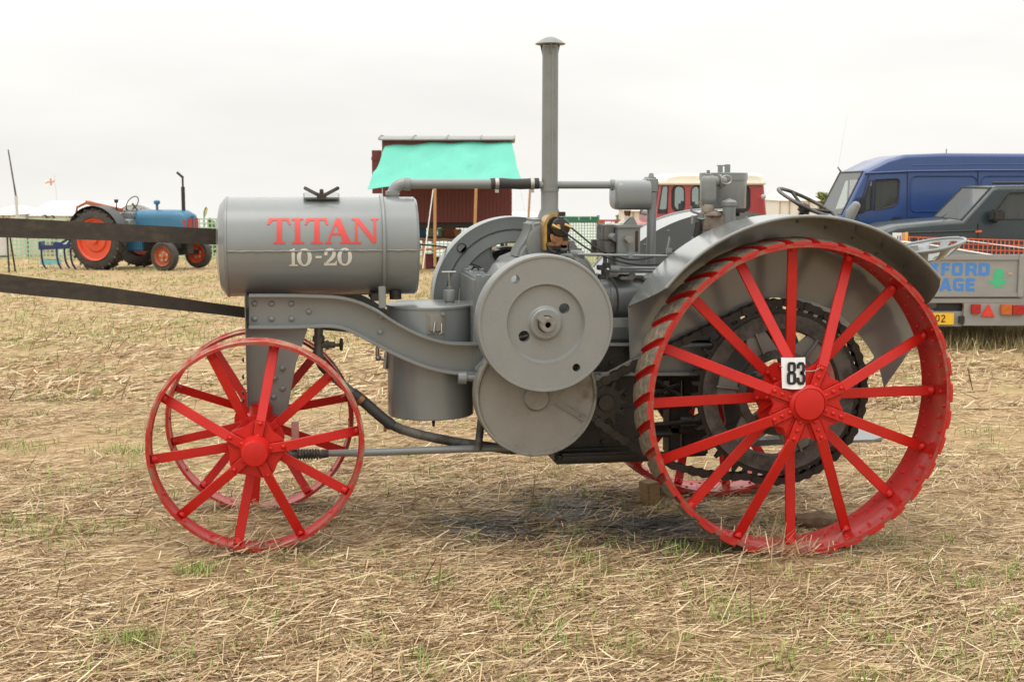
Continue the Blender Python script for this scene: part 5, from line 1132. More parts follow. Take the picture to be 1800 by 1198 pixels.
b = MB(); pl = [v5(*p) for p in ((1575, 423), (1600, 424.5), (1640, 429), (1682, 436), (1800, 455), (1830, 460), (1830, 470), (1575, 447))]; b.prism(pl, .05, .08); fb = b.build('sloping_board', alu, TRL)
b = MB(); b.tube([Vector((v5(*p)[0], .045, v5(*p)[1])) for p in ((1575, 423), (1600, 424.5), (1640, 429), (1682, 436), (1800, 455), (1830, 460))], .009, 8); b.build('board_edge', white, fb)
bx5('load_bed', 1575, 519, 1990, 524, .05, 3.2, alu, TRL); bx5('side_board', 1806, 446, 1990, 520, 0.05, .08, alu, TRL)
bx5('dark_gap_panel', 1660, 530, 1704, 548, .06, .1, plastic, TRL)  # black panel added to stand in for the shaded gap above the plate
lb_ = bx5('lamp_board', 1703, 531, 1960, 571, -.01, .012, alu, TRL)
bx5('plate_bracket', 1560, 546, 1704, 573, .03, .05, alu, TRL)
yel = pm('yellow_plate', (.82, .5, .03), (.78, .45, .02), .35, scale=9)
npl = bx5('number_plate', 1590, 548.5, 1687, 569.5, -.002, .012, yel, TRL)
bx5('red_lamp', 1715, 532.5, 1731, 549, -.05, -.01, lampR, TRL, .004); bx5('orange_lamp', 1767, 533, 1786, 551, -.05, -.01, lampO, TRL, .004); bx5('tail_lamp', 1787, 534, 1808, 551, -.05, -.01, lampR, TRL, .004)
b = MB(); t_ = [v5(1733, 555), v5(1758, 555), v5(1745.5, 532)]; b.prism(t_, -.03, -.01); b.build('triangle_reflector', lampT, TRL, bevel=.006)
bx5('plate_lamp', 1695, 554, 1705, 567, -.02, .01, plastic, TRL)
blu = pm('blue_letter_print', (.045, .20, .56), (.06, .22, .56), .5, scale=20); grn = pm('green_print', (.05, .42, .2), (.06, .44, .22), .5, scale=20); orp = pm('orange_print', (.5, .36, .2), None, .6)
def zf(p): return v5(1540+p[0]/5.704, 400+p[1]/5.704)
def print5(outs, m_, name, y=-.0015, par=tail): b = MB(); b.plate([[zf(p) for p in o_] for o_ in outs], y-.0008, y+.0008); return b.build(name, m_, par, smooth=0)
print5([[(612,345),(655,345),(640,382),(668,345),(672,345),(640,400),(668,468),(628,468),(615,440),(600,468),(570,468),(603,405),(575,345),(600,345),(612,375)]], blu, 'printed_letter')
print5([[(690,345),(775,345),(775,375),(725,375),(725,393),(768,393),(768,422),(725,422),(725,470),(690,470)]], blu, 'printed_letter')
print5([rrect(797, 345, 905, 470, 22), rrect(830, 375, 872, 440, 8)], blu, 'printed_letter')
print5([[(935,345)]+arc(1018,375,30,30,-90,0,5)+[(1048,395)]+arc(1030,398,18,18,0,60,3)+[(1040,420),(1052,470),(1015,470),(1003,428),(970,428),(970,470),(935,470)], [(970,373),(1012,373),(1014,400),(970,400)]], blu, 'printed_letter')
print5([[(1065,345)]+arc(1145,375,30,30,-90,0,5)+arc(1145,440,30,30,0,90,5)+[(1065,470)], [(1100,376),(1138,376),(1140,440),(1100,440)]], blu, 'printed_letter')
print5([[(722,497),(760,497),(800,625),(764,625),(757,603),(722,603),(714,625),(680,625)], [(740,530),(750,575),(730,575)]], blu, 'printed_letter')
print5([[(925,520),(925,527),(860,527),(848,535),(848,590),(856,597),(890,597),(890,575),(868,575),(868,552),(922,552),(922,625),(845,625),(815,605),(815,520),(838,497),(905,497)]], blu, 'printed_letter')
print5([[(943,497),(1033,497),(1033,525),(978,525),(978,546),(1028,546),(1028,573),(978,573),(978,597),(1033,597),(1033,625),(943,625)]], blu, 'printed_letter')
print5([[(1165,540),(1180,518),(1205,518),(1218,520),(1215,490),(1225,470),(1208,455),(1225,440),(1228,415),(1250,402),(1270,400),(1290,403),(1305,418),(1312,440),(1325,452),(1318,468),(1308,475),(1312,482),(1345,490),(1346,497),(1308,494),(1300,505),(1305,516),(1325,512),(1345,514),(1355,525),(1335,545),(1310,560),(1290,568),(1285,578),(1325,584),(1322,590),(1215,590),(1212,585),(1240,578),(1238,565),(1200,558)]], grn, 'frog_emblem')
print5([rrect(1365, 440, 1408, 462, 8)], orp, 'faded_mark'); print5([[(1350,474),(1420,474),(1420,479),(1350,479)]], grn, 'emblem_line')
for pts in ([[(627, 868), (627, 930)]], [rr_(650, 866, 692, 934, 18)], None):
    if pts is None: print5([ribbon([(712, 882), (716, 872), (732, 870), (744, 880), (742, 895), (722, 915), (712, 934), (752, 934)], 10)], black, 'plate_character', -.0035, npl)
    elif len(pts[0]) == 2: print5([ribbon(pts[0], 11)], black, 'plate_character', -.0035, npl)
    else: print5([pts[0], rr_(661, 877, 681, 923, 9)], black, 'plate_character', -.0035, npl)
for x in (1640, 1900):
    b = MB(); q = v5(x, 540); b.lathe([(.17, 0), (.25, 0), (.27, .04), (.27, .16), (.25, .2)], (q[0], .8, .27), (1, 0, 0), 28); b.build('wheel', tyre, TRL)
b = MB(); b.cyl((v5(1640, 0)[0], .8, .27), (v5(1900, 0)[0], .8, .27), .04); b.build('axle', iron, TRL)
# ---- nets: strips woven as real geometry
orange = pm('orange_plastic', (.75, .13, .04), (.7, .11, .035), .55, scale=9); greenN = pm('green_plastic', (.34, .52, .33), (.38, .55, .37), .6, scale=9); greenD = pm('dark_green_net', (.03, .16, .1), None, .7)
def net(b, pA, pB, h, cell, t, sag=.0, ch=None):
    """mesh of thin bars between two ground points; local frame"""
    pA = Vector(pA); pB = Vector(pB); n = max(1, int((pB-pA).length/cell)); m_ = max(1, int(h/(ch or cell)))
    f = lambda u, v: pA.lerp(pB, u)+Vector((0, .03*math.sin(u*23)*v, h*v-sag*4*u*(1-u)*(.4+.6*v)))
    for i in range(n+1): b.bar(f(i/n, 0), f(i/n, 1), t, t*.4)
    for j in range(m_+1):
        for i in range(0, n, 6): b.bar(f(i/n, j/m_), f(min(n, i+6)/n, j/m_), t, t*.4, up=(0, 1, 0))
D = 15.2; fr = frame(1700, D, 0); zz = fr[1]; w5 = lambda px, py: ((px-1700)*D/F_, lz_(py, D, zz))
OF = thing('orange_net_fence', fr[0], 'orange plastic net fence sagging behind the grey trailer', 'fence')
b = MB(); pa = w5(1596, 452); pb = w5(1900, 461); net(b, (pa[0], 0, pa[1]), (pb[0], 0, pb[1]), .245, .052, .011, .0); 
b.build('netting', orange, OF, smooth=0)
b = MB(); b.tube([Vector((w5(1615, 424)[0], -.02, w5(1615, 424)[1])), Vector((w5(1690, 421)[0], -.02, w5(1690, 420)[1])), Vector((w5(1800, 436)[0], -.02, w5(1800, 434)[1])), Vector((w5(1900, 443)[0], -.02, w5(1900, 443)[1]))], .006, 6); b.build('support_rope', white, OF)
for px in (1612, 1850): b = MB(); q = w5(px, 412); b.cyl((q[0], .03, -.05), (q[0], .03, q[1]), .012); b.build('stake', iron, OF)
SG = thing('road_sign', frame(1587, 14.8, -8)[0], 'small white and orange notice board beyond the near grey fender', 'sign'); zz = frame(1587, 14.8, -8)[1]
w6 = lambda px, py: ((px-1587)*14.8/F_, lz_(py, 14.8, zz))
b = MB(); a, c = w6(1573, 408), w6(1595, 428); b.box2((a[0], 0, c[1]), (c[0], .02, a[1])); bo = b.build('board', white, SG); a2, c2 = w6(1588, 408), w6(1595.5, 428); b = MB(); b.box2((a2[0], -.004, c2[1]), (c2[0], -.001, a2[1])); b.build('orange_panel', pm('faded_orange', (.7, .3, .2), None, .6), bo)
b = MB(); a2, c2 = w6(1594, 407), w6(1599, 429); b.box2((a2[0], -.006, c2[1]), (c2[0], .022, a2[1])); b.build('yellow_edge', pm('yellow_edge', (.9, .5, .05), None, .5), bo)
for x_ in (1581, 1585): 
    b = MB(); q = w6(x_, 413); b.box2((q[0], -.003, w6(x_, 422)[1]), (q[0]+.010, -.001, q[1])); b.build('sign_mark', black, bo)
b = MB(); q = w6(1585, 420); b.cyl((q[0], .03, -.05), (q[0], .03, q[1]), .02); b.build('post', iron, SG)

# ---- living wagon with awning
D = 32; fr = frame(785, D, 0); zz = fr[1]
def v6(px, py): return ((px-785)*D/F_, lz_(py, D, zz))
maroon = pm('maroon_boards', (.16, .035, .03), (.13, .03, .026), .6, scale=4, streak=(9, 9, .4)); roofm = pm('zinc_roof', (.27, .275, .26), (.23, .235, .22), .55, scale=3)
teal = pm('teal_canvas', (.12, .49, .375), (.105, .43, .33), .7, scale=1.2, dirt=(.10, .36, .28), damt=.33, dscale=1.8, streak=(1.5, 1, .5))
HU = thing('living_wagon', fr[0], 'dark maroon wooden living wagon with a pale curved roof and hinged door', 'wagon')
x0, x1 = v6(673, 0)[0], v6(899, 0)[0]; zt, zb_ = v6(0, 247)[1], v6(0, 390)[1]
nb = 34; wbd = (x1-x0)/nb; bm_ = []
me = MB(); me.box2((0, -.012, zb_), (wbd-.008, .0, zt)); mesh_ = me.mesh('board', maroon)
b = MB(); b.box2((x0, 0, zb_), (x1, 2.0, zt)); bod = b.build('body', maroon, HU)
for i in range(nb): inst(mesh_, 'board', bod, Matrix.Translation((x0+wbd*i+.004, -.002, 0)))
b = MB(); rows = []
for i in range(13):
    u = i/12; yy = -.15+2.3*u; zz_ = v6(0, 248)[1]+(v6(0, 240)[1]-v6(0, 248)[1])*math.sin(PI*u)**.7+.02
    rows.append([(x0-.07+(x1-x0+.14)*k/4, yy, zz_) for k in range(5)])
b.grid(rows); rf_ = b.build('roof', roofm, HU, solid=.03, smooth=40)
for k in range(5):
    b = MB(); x = x0-.07+(x1-x0+.14)*k/4; b.tube([Vector((x, r_[0][1], r_[0][2]+.016)) for r_ in rows], .012, 6); b.build('roof_seam', roofm, rf_)
b = MB(); a, c = v6(654, 265), v6(671, 340); b.box2((a[0], .15, c[1]), (c[0], .2, a[1])); dr = b.build('door', maroon, HU); b = MB(); a, c = v6(653, 277), v6(671, 282); b.box2((a[0], .13, c[1]), (c[0], .15, a[1])); b.build('door_rail', maroon, dr)
b = MB(); b.box2((x0, .1, zb_-.14), (x1, .25, zb_)); b.box2((x0, 1.7, zb_-.14), (x1, 1.85, zb_)); b.build('underframe', iron, HU)
for px in (700, 855):
    for yy in (.1, 1.8):
        b = MB(); c = (v6(px, 0)[0], yy, .42); b.lathe([(.36, 0), (.42, 0), (.42, .09), (.36, .09)], c, (0, 1, 0), 28, closed=True); b.lathe([(0, -.03), (.08, -.03), (.08, .1), (0, .1)], c, (0, 1, 0), 14)
        wl = b.build('wheel', iron, HU)
        for k in range(8):
            q = MB(); a = k*PI/4; d = Vector((math.cos(a), 0, math.sin(a))); q.bar(Vector(c)+d*.06+Vector((0, .045, 0)), Vector(c)+d*.37+Vector((0, .045, 0)), .05, .04); q.build('spoke', maroon, wl)
# awning
AW = thing('awning', fr[0], 'bright turquoise canvas awning on thin wooden poles in front of the maroon wagon', 'awning')
def g6(px, py, dD): # point nearer than the wagon front by dD
    d2 = D-dD; return Vector(((px-785)*d2/F_+ (785-785), -dD, lz_(py, d2, zz)))
tL, tR = g6(678, 258, .05), g6(899, 252, .05); bL, bR = g6(653, 331, 1.7), g6(922, 316, 1.7)
rows = []
for j in range(13):
    v = j/12; row = []
    for i in range(41):
        u = i/40; p = tL.lerp(tR, u).lerp(bL.lerp(bR, u), v)
        if j == 0: p.z += .04*math.sin(PI*min(1, max(0, u*1.0)))
        p = p+Vector((0, 0, -.09*math.sin(PI*v)*(.6+.4*math.sin(u*9))+.018*math.sin((u*3+v*1.6)*7)+.05*math.sin((u-v*.45)*15)*math.sin(PI*v)+.045*max(0, math.sin((u+v*.5)*23))**3*math.sin(PI*v)+.03*max(0, math.sin((u-v*.9)*17+1))**4*math.sin(PI*v)))
        row.append(p)
    rows.append(row)
b = MB(); b.grid(rows); b.build('canvas', teal, AW, solid=.006, smooth=60)
for (xt, yt, xb2, yb2, dd) in ((771, 331, 770, 467, 1.7), (843, 329, 838, 468, 1.7), (938, 318, 930, 452, 1.65)):
    b = MB(); b.cyl(g6(xb2, yb2, dd), g6(xt, yt-2, dd), .036 if xt < 900 else .026, n=8); b.build('pole', wood, AW)
for a, c in (((768, 333, 1.75), (751, 470, 2.3)), ((899, 258, .1), (935, 400, 1.8))):
    b = MB(); b.tube([g6(*a), g6(*c)], .012 if a[0] < 800 else .006, 6); b.build('guy_rope', white, AW)
# rail in front, goods below
RL = thing('rail_fence', frame(790, 30.6, 0)[0], 'rough wooden pole rail on short stakes before the maroon wagon', 'fence'); zz_r = frame(790, 30.6, 0)[1]
v7 = lambda px, py: ((px-790)*30.6/F_, lz_(py, 30.6, zz_r))
b = MB(); b.tube([Vector((v7(x, y)[0], 0, v7(x, y)[1])) for x, y in ((700, 418), (738, 419), (760, 421), (780, 420), (800, 422), (840, 421), (900, 424), (960, 423))], .03, 8); b.build('rail', woodD, RL, smooth=50)
b = MB(); b.tube([Vector((v7(x, y)[0], .05, v7(x, y)[1])) for x, y in ((700, 438), (760, 437), (800, 431), (880, 434), (960, 436))], .03, 8); b.build('rail', wood, RL, smooth=50)
for px in (744, 805, 868, 935): b = MB(); q = v7(px, 420); b.cyl((q[0], .06, -.1), (q[0], .06, q[1]), .04, n=8); b.build('stake', wood, RL)
def simple_box(name, label, cat, px, pyt, w, d, h, D_, mat_, group=None, z=0, rot=0):
    fr_ = frame(px, D_, rot); t_ = thing(name, fr_[0] @ Matrix.Translation((0, 0, z)), label, cat, group); FR[0] = W[t_.name]
    b = MB(); b.box((0, 0, h/2), (w, d, h)); bo_ = b.build('box', mat_, t_, bevel=.01)
    b = MB(); b.box((0, 0, h-.02), (w+.02, d+.02, .04)); b.build('lid_rim', mat_, t_, bevel=.005); return t_
def clothm(n, c): return pm(n, c, None, .8, scale=12, dirt=tuple(x*.5 for x in c), damt=.4, dscale=9)
TB = thing('market_table', frame(800, 33.5, 0)[0], 'long brown table under the maroon wagon carrying mixed goods', 'table'); zt_ = lz_(414, 33.5, frame(800, 33.5, 0)[1])
b = MB(); b.box2((-1.1, -.3, zt_-.06), (1.4, .4, zt_)); b.build('table_top', woodD, TB)
for x in (-1.0, 1.3):
    for y in (-.25, .35): b = MB(); b.box2((x-.03, y-.03, 0), (x+.03, y+.03, zt_-.06)); b.build('leg', woodD, TB)
for i, (px, w, h, c, nm) in enumerate(((742, .18, .26, (.08, .2, .45), 'blue upright box at left on the brown table'), (760, .22, .22, (.45, .5, .4), 'pale box beside the blue box on the brown table'), (788, .35, .30, (.35, .16, .12), 'reddish box in the middle of the brown table'), (803, .2, .18, (.6, .42, .2), 'tan box right of the reddish box on the table'), (775, .16, .2, (.2, .5, .36), 'green box behind the pole on the brown table'))):
    simple_box('goods_box', nm, 'box', px, 0, w, .25, h, 33.4, clothm('box%d' % i, c), 'boxes on the brown table', zt_+.001)
simple_box('crate', 'dark maroon crate on the grass below the wooden rail', 'crate', 752, 0, .22, .3, .36, 31.6, clothm('crate_red', (.14, .03, .04)))
simple_box('crate', 'black crate on the grass right of the maroon crate', 'crate', 763, 0, .2, .3, .28, 31.7, clothm('crate_black', (.02, .02, .022)))
# ---- green net fences
def green_fence(label, pxA, pxB, D_, top, posts, cell=.12, band=None, hpx=None):
    fr_ = frame((pxA+pxB)/2, D_, 0); z_ = fr_[1]; t_ = thing('green_net_fence', fr_[0], label, 'fence', 'green net fences round the field'); FR[0] = fr_[0]
    k = D_/F_; w_ = (pxB-pxA)*k; h_ = lz_(top, D_, z_)
    b = MB(); net(b, (-w_/2, 0, .02), (w_/2, 0, .02), h_-.02, cell, .034 if cell > .1 else .02); b.build('netting', greenN, t_, smooth=0)
    for px in posts: b = MB(); x = (px-(pxA+pxB)/2)*k; b.cyl((x, .04, -.1), (x, .04, h_+.03), .03, n=8); b.build('post', greenD, t_)
    if band: b = MB(); b.box2((-w_/2, -.03, h_-band), (w_/2, -.01, h_)); b.build('top_band', greenD, t_)
    return t_
green_fence('pale green net fence beyond the blue tractor at the left edge', -260, 640, 38, 384, (-160, -60, 45, 150, 260, 365, 470, 580))
green_fence('green net fence seen under the maroon wagon', 645, 985, 39, 390, (660, 760, 860, 960))
green_fence('tall green net screen with a dark band right of the exhaust pipe', 988, 1053, 30, 380, (990, 1052), .065, .13)
# ---- far white marquee, tent, building, caravan
canv = pm('white_canvas', (.70, .67, .61), (.66, .63, .57), .7, scale=3); beige = pm('beige_wall', (.66, .6, .52), (.6, .54, .47), .7, scale=2); ltgrey = pm('pale_grey', (.62, .61, .58), None, .6)
def marquee(label, pxA, pxB, D_, ptop, peave, pbot, cat='marquee', wall=canv, roof=canv, name='marquee', pitch=.35):
    fr_ = frame((pxA+pxB)/2, D_, 0); z_ = fr_[1]; t_ = thing(name, fr_[0], label, cat); FR[0] = fr_[0]; k = D_/F_; w_ = (pxB-pxA)*k
    h0, h1 = lz_(peave, D_, z_), lz_(ptop, D_, z_); b = MB(); b.box2((-w_/2, 0, 0), (w_/2, 5, h0)); b.build('wall', wall, t_)
    b = MB(); b.add([(-w_/2-.1, -.15, h0), (w_/2+.1, -.15, h0), (w_/2-.3, 2.5, h1), (-w_/2+.3, 2.5, h1), (w_/2+.1, 5.15, h0), (-w_/2-.1, 5.15, h0)], [(0, 1, 2, 3), (3, 2, 4, 5), (0, 3, 5), (1, 4, 2)]); b.build('roof', roof, t_)
    for i in range(5): b = MB(); x = -w_/2+w_*i/4; b.cyl((x, -.03, 0), (x, -.03, h0), .03, n=6); b.build('pole', wood, t_)
    return t_
marquee('long low white marquee behind the blue tractor', 42, 205, 58, 354, 378, 400)
marquee('small white tent at the far left edge', -30, 14, 56, 362, 377, 400, 'tent', name='tent')
marquee('pale caravan between the maroon wagon and the exhaust pipe', 880, 948, 60, 374, 381, 400, 'caravan', ltgrey, ltgrey, 'caravan')
marquee('beige building with flat roof beyond the riser pipe', 1102, 1150, 70, 367, 370, 400, 'building', beige, beige, 'building')
marquee('pale tent behind the black steering wheel', 1372, 1440, 75, 335, 352, 400, 'tent', canv, canv, 'tent')
# ---- mast, flag, sign board, feather flag, orange post
fr = frame(27, 45, 0); zz = fr[1]; k = 45/F_
MS = thing('leaning_mast', fr[0], 'thin dark leaning mast with a pale base at the left edge', 'mast'); FR[0] = fr[0]
b = MB(); b.cyl((0, 0, lz_(345, 45, zz)), ((17-27)*k, 0, lz_(264, 45, zz)), .034, .022, n=8); b.build('upper_tube', ironG, MS)
b = MB(); b.cyl((.03, 0, 0), (0, 0, lz_(344, 45, zz)), .055, n=8); b.build('lower_tube', ltgrey, MS)
fr = frame(105, 60, 0); zz = fr[1]; k = 60/F_
FL = thing('flag', fr[0], 'small white flag with a red cross on a thin pole above the marquee', 'flag'); FR[0] = fr[0]
b = MB(); b.cyl((0, 0, 0), ((96-105)*k, 0, lz_(306, 60, zz)), .02, .012, n=6); b.build('flag_pole', ltgrey, FL)
A_, B_, C2, D2 = [(x-105)*k for x in (97, 80, 80, 97)], 0, 0, 0
b = MB(); rows = [[((97-16*u-105)*k, .06*math.sin(u*5), lz_(310+12*v+7*u+1.5*math.sin(u*6), 60, zz)) for v in (0, .5, 1)] for u in [i/8 for i in range(9)]]
b.grid(rows); fl_ = b.build('flag_cloth', white, FL, solid=.006)
b = MB(); rows = [[((97-16*u-105)*k, .06*math.sin(u*5)-.01, lz_(310+12*v+7*u+1.5*math.sin(u*6), 60, zz)) for v in (.42, .58)] for u in [i/8 for i in range(9)]]; b.grid(rows)
rows = [[((97-16*u-105)*k, .06*math.sin(u*5)-.012, lz_(310+12*v+7*u+1.5*math.sin(u*6), 60, zz)) for v in (0, 1)] for u in (.42, .56)]; b.grid(rows)
b.build('red_cross', pm('flag_red', (.64, .3, .28), None, .7), fl_, solid=.004)
fr = frame(-10, 30, 0); zz = fr[1]; k = 30/F_
SB = thing('sign_board', fr[0], 'pale board on a dark folding stand at the left edge below the belt', 'sign'); FR[0] = fr[0]
b = MB(); b.box2((-20*k, 0, lz_(447, 30, zz)), (19*k, .03, lz_(385, 30, zz))); b.build('board', ltgrey, SB)
for x in (-19, 18): 
    b = MB(); b.bar((x*k+.03, -.06, 0), (x*k, .0, lz_(382, 30, zz)), .03, .03); b.bar((x*k-.0, .4, 0), (x*k, .04, lz_(382, 30, zz)), .03, .03); b.build('leg', iron, SB)
b = MB(); b.bar((-19*k, -.03, lz_(449, 30, zz)), (18*k, -.03, lz_(449, 30, zz)), .03, .02); b.build('cross_bar', iron, SB)
fr = frame(357, 48, 0); zz = fr[1]; k = 48/F_
FE = thing('feather_flag', fr[0], 'small orange and green feather flag just left of the grey tank', 'flag'); FR[0] = fr[0]
b = MB(); b.tube([Vector((0, 0, 0)), Vector((0, 0, lz_(372, 48, zz))), Vector((4*k, 0, lz_(363, 48, zz)))], .02, 6); b.build('flag_pole', iron, FE)
b = MB(); q = [(x*k, lz_(y, 48, zz)) for x, y in ((0, 380), (0, 370), (2, 365), (5, 363.5), (7, 366), (5, 374), (2, 380))]; b.prism(q, -.01, .01); b.build('flag_cloth', pm('flag_yellow', (.75, .45, .12), (.2, .45, .2), .7, scale=6), FE)
fr = frame(1058, 29, 0); zz = fr[1]
PO = thing('orange_post', fr[0], 'faded orange wooden post at the right end of the green net screen', 'post'); FR[0] = fr[0]
k = 29/F_; b = MB(); b.box2((-5*k, 0, -.1), (6*k, .12, lz_(385, 29, zz))); b.build('post_body', clothm('orange_wood', (.55, .24, .13)), PO, bevel=.01); b = MB(); b.box2((-5*k, -.01, lz_(388, 29, zz)), (60*k, .02, lz_(385, 29, zz))); b.build('post_rail', clothm('red_rail', (.5, .12, .1)), PO)
# people beyond the fence (only heads and shoulders show)
def person(label, px, D_, ptop, shirt, hair):
    fr_ = frame(px, D_, 0); z_ = fr_[1]; h = 1.72; top = lz_(ptop, D_, z_); t_ = thing('person', fr_[0] @ Matrix.Translation((0, 0, top-h)), label, 'person', 'people beyond the net fence'); FR[0] = W[t_.name]
    b = MB(); rows = []
    for z0, rx, ry in ((0, .07, .06), (.08, .065, .06), (.45, .10, .09), (.82, .16, .12), (1.0, .15, .11), (1.15, .17, .12), (1.35, .21, .12), (1.43, .17, .10), (1.47, .06, .06), (1.53, .055, .06), (1.56, .07, .085), (1.63, .08, .10), (1.69, .06, .08), (1.72, .01, .01)):
        rows.append([(rx*math.cos(2*PI*i/12), ry*math.sin(2*PI*i/12), z0) for i in range(12)])
    b.grid(rows, closed=True)
    for s_ in (-1, 1): b.tube([Vector((s_*.18, 0, 1.38)), Vector((s_*.24, 0, 1.1)), Vector((s_*.22, -.1, .85))], [.055, .045, .035], 8)
    b.build('body', clothm('skin', (.45, .28, .2)), t_, smooth=60)
    b = MB(); rows = [[(rx*math.cos(2*PI*i/12), ry*math.sin(2*PI*i/12), z0) for i in range(12)] for z0, rx, ry in ((.80, .18, .14), (1.0, .17, .13), (1.15, .185, .135), (1.35, .222, .132), (1.44, .175, .11), (1.475, .07, .07))]; b.grid(rows, closed=True); b.build('shirt', shirt, t_, smooth=60)
    b = MB(); b.ball((0, .015, 1.645), .105, sc=(.85, 1, .9)); b.build('hair', hair, t_)
hd = pm('dark_hair', (.03, .022, .018), None, .7)
person('person in pale green behind the net fence, head above the belt', 76, 44, 377, clothm('shirt_green', (.4, .5, .42)), hd)
person('person in grey beside the other walker beyond the net fence', 89, 44.5, 378, clothm('shirt_grey', (.3, .33, .33)), hd)
person('person in white close to the blue tractor wheel beyond the fence', 118, 43, 379, clothm('shirt_white', (.65, .62, .58)), clothm('brown_hair', (.25, .12, .09)))

# ---- blue tractor
fr = frame(206, 32, -21); zz = fr[1]; FR[0] = fr[0]
BT = thing('blue_tractor', fr[0], 'blue farm tractor with orange wheels and an upright exhaust parked in the field', 'tractor')
bluT = pm('blue_tractor_paint', (.04, .16, .27), (.035, .14, .24), .4, scale=4, dirt=(.12, .2, .25), damt=.25); orW = pm('orange_wheel_paint', (.68, .085, .03), (.6, .08, .03), .45, scale=5, dirt=(.4, .15, .08), damt=.3)
def tyre_wheel(name, c, s_, Rw, w, rimR, lugs, rimm, holes=0):
    b = MB(); y0 = c[1]-w/2; b.lathe([(rimR, 0), (Rw*.86, -.01), (Rw*.95, .03), (Rw*.965, w/2), (Rw*.95, w-.03), (Rw*.86, w+.01), (rimR, w)], (c[0], y0, c[2]), (0, 1, 0), 48, closed=True); 
    t_ = b.build(name, tyre, BT, smooth=40)
    if lugs:
        q = MB(); q.bar((-.02, -w*.5-.01, Rw*.955), (.10, 0.0, Rw*.972), .045, .06, up=(0, 0, 1)); q.bar((.14, 0.0, Rw*.972), (.02, w*.5+.01, Rw*.955), .045, .06, up=(0, 0, 1)); m_ = q.mesh('tread_bar', tyre)
        for i in range(lugs): inst(m_, 'tread_bar', t_, Matrix.Translation(c) @ Matrix.Rotation(2*PI*i/lugs*s_, 4, 'Y'))
    q = MB(); q.lathe([(rimR*1.03, -.02), (rimR*1.03, .0), (rimR*.93, .03), (rimR*.9, .09), (rimR*.62, .10), (rimR*.55, .06), (rimR*.2, .05), (rimR*.18, -.01), (0, -.015)] if s_ > 0 else [(rimR*1.03, w+.02), (rimR*.9, w-.08), (rimR*.3, w-.06), (0, w-.05)], (c[0], y0, c[2]), (0, 1, 0), 40, caps=False); r_ = q.build('rim', rimm, t_, smooth=35)
    for i in range(holes):
        a = 2*PI*i/holes+.4; q = MB(); q.lathe([(rimR*.14, 0), (0, .002)], (c[0]+rimR*.45*math.cos(a), y0+.052, c[2]+rimR*.45*math.sin(a)), (0, -1, 0), 12); q.build('rim_hole', pm('gap', (.42, .40, .26), None, .8) if i == 0 and 'gap' not in bpy.data.materials else bpy.data.materials['gap'], r_)
    return t_
tyre_wheel('rear_wheel', (0, -.78, .74), 1, .74, .34, .50, 20, orW); tyre_wheel('rear_wheel', (0, .78, .74), -1, .74, .34, .50, 20, orW)
orF = pm('rust_orange_wheel', (.5, .14, .06), (.42, .11, .05), .5, scale=5); 
tyre_wheel('front_wheel', (1.80, -.68, .365), 1, .365, .19, .225, 0, orF, 5); tyre_wheel('front_wheel', (1.80, .68, .365), 1, .365, .19, .225, 0, orW, 5)
def bt(name, mat_, fn, **k): b = MB(); fn(b); return b.build(name, mat_, BT, **k)
secs = [(.42, .30, .98, 1.32), (.50, .31, .98, 1.40), (.9, .30, 1.0, 1.44), (1.65, .28, 1.02, 1.44), (1.95, .27, .80, 1.43), (2.09, .26, .72, 1.36), (2.13, .24, .72, 1.28)]
def bonnet(b):
    rows = []
    for x, hw_, z0, z1 in secs:
        rows.append([Vector((x, y, z)) for y, z in [(-hw_, z0), (-hw_, (z0+z1)/2), (-hw_*.98, z1-.14), (-hw_*.8, z1-.05), (-hw_*.4, z1-.01), (0, z1), (hw_*.4, z1-.01), (hw_*.8, z1-.05), (hw_*.98, z1-.14), (hw_, (z0+z1)/2), (hw_, z0)]])
    b.grid(rows); b.f += [tuple(range(11)), tuple(range(66, 77))]; b.m += [0, 0]
bt('bonnet', bluT, bonnet, smooth=50)
bt('grille', pm('grille_red', (.42, .06, .05), (.3, .04, .035), .5, scale=30), lambda b: (b.box2((2.122, -.20, .66), (2.15, -.03, 1.24)), b.box2((2.122, .03, .66), (2.15, .20, 1.24)), b.box2((1.95, -.262, .70), (2.11, -.255, 1.2))))
bt('grille_bar', bluT, lambda b: b.box2((2.13, -.028, .64), (2.165, .028, 1.3)))
bt('engine', iron, lambda b: (b.box2((.7, -.2, .5), (1.95, .2, 1.05)), b.box2((.5, -.22, .45), (1.0, .22, .95)), b.box2((-.25, -.3, .45), (.6, .3, 1.0)), b.cyl((1.0, -.28, .72), (1.25, -.28, .72), .09)), bevel=.03)
bt('side_tank', bluT, lambda b: (b.box2((.4, -.35, .45), (.9, -.2, .75)),), bevel=.03)
bt('rear_axle_housing', iron, lambda b: b.cyl((0, -.7, .74), (0, .7, .74), .13))
bt('front_axle', iron, lambda b: (b.box2((1.75, -.62, .36), (1.85, .62, .46)), b.box2((1.7, -.12, .4), (2.05, .12, .75))))
bt('exhaust', iron, lambda b: (b.cyl((1.92, -.05, 1.40), (1.92, -.05, 1.98), .045), b.cyl((1.92, -.05, 1.97), (1.92, -.05, 2.22), .024), b.cyl((1.93, -.05, 2.20), (1.77, -.05, 2.32), .03)))
bt('air_intake', bluT, lambda b: (b.cyl((1.17, -.05, 1.40), (1.17, -.05, 1.56), .032), b.lathe([(.02, 0), (.075, .03), (.075, .09), (.05, .11), (0, .115)], (1.17, -.05, 1.55), (0, 0, 1), 14)))
def headl(b): b.lathe([(0, -.12), (.06, -.10), (.085, -.03), (.09, 0)], (1.80, -.36, .86), (1, 0, 0), 20)
